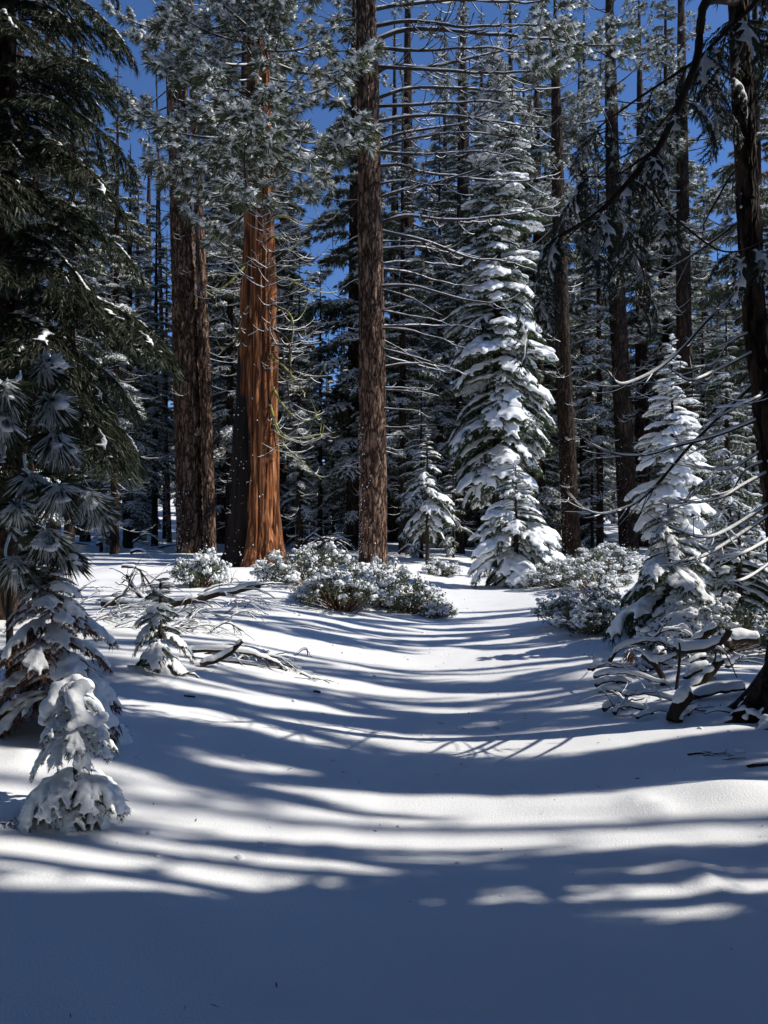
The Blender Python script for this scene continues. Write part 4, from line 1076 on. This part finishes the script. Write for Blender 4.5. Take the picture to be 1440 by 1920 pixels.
# ------------------------------------------------------------------ fallen wood
def log(name, label, pts, r, group=None, mat='wood', thick=1.3, twigs=0, cat='branch', taper=.6, twl=.35):
    pts = np.asarray(pts, float); base = pts[0].copy()
    o = thing(name, label, cat, base, group)
    n = 24; c = spline(pts - base, n); L_ = np.linalg.norm(np.diff(c, axis=0), axis=1).sum()
    c = c + .022 * np.stack([vnoise(c * 5 + 1), vnoise(c * 5 + 9), vnoise(c * 5 + 17)], -1) * min(1, L_) + .008 * np.stack([vnoise(c * 17 + 1), vnoise(c * 17 + 9), vnoise(c * 17 + 17)], -1)
    t = np.linspace(0, 1, n); rad = r * (1 - taper * t) * (1 + .12 * vnoise(c * 9 + 2)); w, s = Buf(), Buf(); w.tube(c, rad, 9); snow_on(s, c, rad, thick, 8, gap=.16)
    for k in range(twigs):
        tt = rng.uniform(.15, 1); q = np.array([np.interp(tt, t, c[:, i]) for i in range(3)]); bd = unit(c[min(n - 1, int(tt * n) + 1)] - c[max(0, int(tt * n) - 1)])
        dn = unit(rotz(R(rng.uniform(20, 80) * rng.choice([-1, 1]))) @ bd + UP * rng.uniform(-.25, .35)); ln = rng.uniform(.3, 1) * twl; u = np.linspace(0, 1, 8)[:, None]
        tw = q + dn * ln * u; tw[:, 2] -= ln * .25 * u[:, 0] ** 2; tw += .01 * rng.normal(size=tw.shape) * u
        rr = np.interp(tt, t, rad) * .35 * (1 - .6 * u[:, 0]) + .0015
        w.tube(tw, rr, 5); snow_on(s, tw, rr, 1.1, 5, add=.002)
    part('wood', w, M[mat], o, True); part('snow', s, M['snow'], o, True)
    return o
PILE = 'branches of the slash pile'
def pile(label, pl, rpx, Yd, twigs=0, **k):
    lo_ = max(pl, key=lambda q: q[1]); Yd = min(Yd * .915, G(lo_[0], lo_[1] + 4)[1])
    p = [W(px, py, Yd + .05 * i * (1 if len(pl) % 2 else -1)) for i, (px, py) in enumerate(pl)]
    for q in p: q[2] = max(q[2], hz(q[0], q[1]) - .01)
    return log('fallen_branch', label, p, rpx / 1440 * Yd, PILE, twigs=twigs, thick=1.6, **k)
pile('straight cut limb jutting up from the slash pile, white snow on top', [(1280, 1216), (1340, 1177)], 8, 8.2, taper=.1)
pile('thin arched branch over the back of the slash pile', [(1219, 1200), (1246, 1181), (1282, 1183), (1298, 1194)], 3.4, 8.4, 4)
pile('thick upcurved limb with a hooked end in the slash pile', [(1262, 1230), (1269, 1216), (1286, 1221), (1323, 1215), (1350, 1200), (1367, 1181)], 8, 8.0, taper=.3)
pile('long arched branch sweeping down to the trail end of the slash pile', [(1140, 1240), (1159, 1217), (1198, 1202), (1236, 1202), (1257, 1221)], 4.5, 7.9, 8)
pile('dark forked stub bending to the snow in the slash pile', [(1202, 1227), (1227, 1246), (1240, 1267), (1242, 1284)], 6.5, 7.6, taper=.3)
pile('short snow topped limb behind the dark stub', [(1215, 1240), (1240, 1240), (1268, 1228)], 6, 7.8)
pile('slanting limb under deep snow in the pile', [(1273, 1300), (1294, 1262), (1327, 1248)], 8, 7.5, taper=.3)
pile('thick limb buried in the slash pile, leaning to the trunk', [(1280, 1308), (1323, 1267), (1352, 1237)], 11, 7.4, taper=.3)
pile('upright thin stick standing in the pile', [(1265, 1308), (1275, 1240), (1273, 1205)], 4, 7.3)
pile('short thick snow capped log at the front of the pile', [(1258, 1352), (1270, 1325), (1290, 1300)], 13, 6.9, taper=-.1)
pile('limb lying toward the root flare', [(1300, 1308), (1348, 1297), (1395, 1290)], 7, 7.0, taper=.3)
pile('low branch along the trail edge with curled twigs', [(1110, 1270), (1150, 1262), (1200, 1268), (1260, 1285)], 4, 7.6, 10)
pile('second low branch at the trail edge', [(1100, 1255), (1150, 1250), (1210, 1262)], 3.5, 7.9, 8)
pile('half buried branch in front of the pile', [(1170, 1305), (1210, 1302), (1270, 1312)], 4, 7.0, 4)
pile('snow shouldered log against the leaning trunk', [(1361, 1208), (1375, 1199), (1420, 1200)], 9, 8.2, taper=.2)
pile('thin hooked twig over the right of the pile', [(1338, 1240), (1345, 1214), (1362, 1230), (1382, 1272)], 2.2, 7.2)
for k in range(34):
    px = rng.uniform(1120, 1385); py = rng.uniform(1215, 1312); a = rng.uniform(-60, 60); hgt = rng.uniform(-22, 14)
    pile('short snow covered stick lying across the slash pile', [(px - a / 2, py + 6), (px, py - 3 + hgt / 3), (px + a / 2, py + 2 + hgt / 2)], rng.uniform(2.2, 7), np.interp(py, [1215, 1312], [8.4, 7.3]), int(rng.uniform(0, 6)))
for k in range(14):
    px = rng.uniform(1150, 1370); py = rng.uniform(1300, 1345); a = rng.uniform(-70, 70)
    pile('half buried stick in front of the slash pile', [(px - a / 2, py + 8), (px, py - 4), (px + a / 2, py + rng.uniform(-8, 6))], rng.uniform(3, 6), np.interp(py, [1300, 1345], [7.3, 6.5]), int(rng.uniform(0, 4)))
# dead brown needles hanging on the pile
nb = Buf(); nb.blades(np.zeros((90, 3)) + rng.normal(0, .02, (90, 3)), rng.normal(0, .3, (90, 3)) - UP, rng.uniform(.10, .2, 90), .006, .1)
o = thing('dead_bough', 'tuft of dead rust brown needles hanging on the slash pile', 'branch', W(1182, 1222, 7.75)); part('needles', nb, M['dead'], o)
LB = 'branches fallen on the left bank'
def lfall(label, pl, rpx, Yd, tw=0, **k):
    lo_ = max(pl, key=lambda q: q[1]); Yd = min(Yd, G(lo_[0], lo_[1] + 4)[1]) if Yd < 20 else Yd
    p = [W(px, py, Yd + .08 * i) for i, (px, py) in enumerate(pl)]
    for q in p: q[2] = max(q[2], hz(q[0], q[1]) - .005)
    return log('fallen_branch', label, p, rpx / 1440 * Yd, LB, twigs=tw, **k)
lfall('snow topped limb end sticking up from the branches on the left bank', [(372, 1247), (420, 1232), (455, 1200)], 6, 8.2, taper=.2)
lfall('long forked branch with many curled twigs on the left bank', [(345, 1222), (450, 1223), (505, 1237), (545, 1265), (585, 1274)], 5, 8.4, 22)
lfall('arched branch crossing the long forked branch', [(440, 1250), (465, 1227), (500, 1230), (550, 1258)], 3.5, 8.0, 12)
lfall('dark branch under the small half buried fir', [(330, 1275), (350, 1262), (375, 1272)], 3, 7.6, 4)
lfall('second arched branch beside the long forked branch', [(380, 1238), (430, 1212), (480, 1220), (530, 1250)], 3.5, 8.2, 16)
lfall('low snow lined branch under the arched ones', [(400, 1256), (460, 1246), (520, 1258), (570, 1268)], 3, 8.0, 14)
lfall('thin dark branch curling toward the sunlit snow', [(470, 1230), (530, 1236), (570, 1262)], 2.4, 8.0, 16)
lfall('bundle of thin twigs at the tip of the fallen branches', [(560, 1262), (590, 1272), (625, 1282)], 2.2, 7.9, 14, twl=.25)
lfall('small hooked twig on the sunlit snow', [(555, 1226), (572, 1217), (578, 1231)], 2, 9.0, 2, twl=.12)
lfall('long white fallen log resting on twigs', [(298, 1140), (380, 1122), (490, 1098)], 7, 12.0, 10, taper=.3, cat='log', twl=.7)
lfall('dark fallen log behind the white one', [(185, 1132), (250, 1134), (315, 1133)], 6, 12.6, 6, taper=.2, cat='log')
lfall('bent sapling stem arched over the left bank', [(225, 1062), (260, 1068), (270, 1090)], 3, 12.0, 12, twl=.8)
lfall('leaning snow lined pole on the left bank', [(185, 1145), (235, 1108), (245, 1085)], 3, 12.0, 8, twl=.6)
lfall('forked pole crossing the leaning pole', [(275, 1130), (245, 1095), (238, 1078)], 4.5, 12.0, 8, twl=.6)
for k in range(30):
    px = rng.uniform(150, 490); py = rng.uniform(1085, 1180); a = rng.uniform(20, 90); Yd = G(px, min(py + 10, 1190))[1]
    lfall('bare snow lined twig in the brush on the left bank', [(px - a / 2, py + 8), (px, py - rng.uniform(-4, 14)), (px + a / 2, py + rng.uniform(-14, 14))], rng.uniform(1.2, 2.6), Yd, 8, twl=.6)
for k in range(14):
    px = rng.choice([rng.uniform(150, 330), rng.uniform(545, 670), rng.uniform(750, 850)]); py = rng.uniform(1008, 1030); a = rng.uniform(20, 70); Yd = 30 + rng.uniform(-4, 6)
    lfall('snowy deadfall branch lying between the far trunks', [(px - a / 2, py + 8), (px, py - rng.uniform(-4, 10)), (px + a / 2, py + 6)], rng.uniform(1.5, 3.5), Yd, 6, twl=1.2)
# sticks poking out of the open snow
for label, pl, rpx, tw in [('short broken stub leaning out of the snow', [(343, 1331), (352, 1322), (364, 1310)], 5, 0), ('tiny dark stick upright in the snow', [(411, 1347), (412, 1340)], 2.5, 0), ('bark chip lying on the snow by the trail', [(586, 1303), (600, 1300)], 4, 0),
        ('thin dark twig on the shaded snow below the shrub bank', [(560, 1181), (580, 1178), (603, 1184)], 1.6, 0), ('curved stick arching from the snow below the slash pile', [(1146, 1345), (1156, 1335), (1176, 1340)], 2.5, 0),
        ('dark twig near the root flare on the right', [(1288, 1418), (1310, 1430), (1330, 1447)], 3, 3), ('thin twig crossing the near right snow', [(1318, 1418), (1345, 1440), (1362, 1458)], 2, 4), ('thick stick end poking from the snow on the right', [(1400, 1441), (1425, 1447), (1450, 1470)], 5, 0),
        ('long thin twig arching over the right snow', [(1355, 1428), (1380, 1430), (1396, 1440)], 1.8, 0), ('forked twigs lying by the wrapped sapling', [(-10, 1545), (20, 1560), (60, 1578)], 2, 6), ('small stick beside the dark twig', [(1190, 1470), (1197, 1462)], 2, 0), ('stub end in front of the pile', [(1226, 1328), (1235, 1340)], 4, 0)]:
    p = [G(px, py) for px, py in pl]; Yd = p[0][1]
    q = []
    for i, (px, py) in enumerate(pl):
        v_ = W(px, py, max(a_[1] for a_ in p)); v_[2] = max(v_[2], hz(v_[0], v_[1]) + .002); q.append(v_)
    q[0][2] = min(q[0][2], hz(q[0][0], q[0][1]) + .01)
    log('stick', label, q, rpx / 1440 * Yd, 'sticks poking out of the snow', twigs=tw, cat='stick', thick=.7, taper=.4, twl=.12)

# ------------------------------------------------------------------ what has dropped from the trees
rng = np.random.default_rng(41)
n = 420; x = rng.uniform(-5, 4.6, n); y = 2.2 + 14 * rng.random(n) ** 1.3
keep = rng.random(n) < .25 + .75 * (vnoise(np.stack([x * .5, y * .5, 0 * x], -1)) > .05)
x, y = x[keep], y[keep]; r_ = .006 + .022 * rng.random(len(x)) ** 3
cb = Buf().blobs(np.stack([x, y, height(x, y) + r_ * .2], -1), r_[:, None] * np.array([1.2, 1.1, .7]), None, 1, .3)
o = link('snow_crumbs', mesh('snow_crumbs', cb, M['snow'], True)); o['kind'] = 'stuff'; o['label'] = 'small crumbs of snow dropped from the branches'; o['category'] = 'snow'
n = 900; x = rng.uniform(-6, 5, n); y = 2.2 + 16 * rng.random(n) ** 1.2
keep = vnoise(np.stack([x * .6 + 7, y * .6, 0 * x], -1)) > -.1; x, y = x[keep], y[keep]; n = len(x); a = rng.uniform(0, 6.28, n)
lb = Buf().blades(np.stack([x, y, height(x, y) + .004], -1), np.stack([np.cos(a), np.sin(a), rng.uniform(0, .25, n)], -1), rng.uniform(.015, .06, n), rng.uniform(.0025, .007, n))
o = link('fallen_needles', mesh('fallen_needles', lb, M['dead'])); o['kind'] = 'stuff'; o['label'] = 'fallen needles and bark bits strewn on the snow'; o['category'] = 'needles'
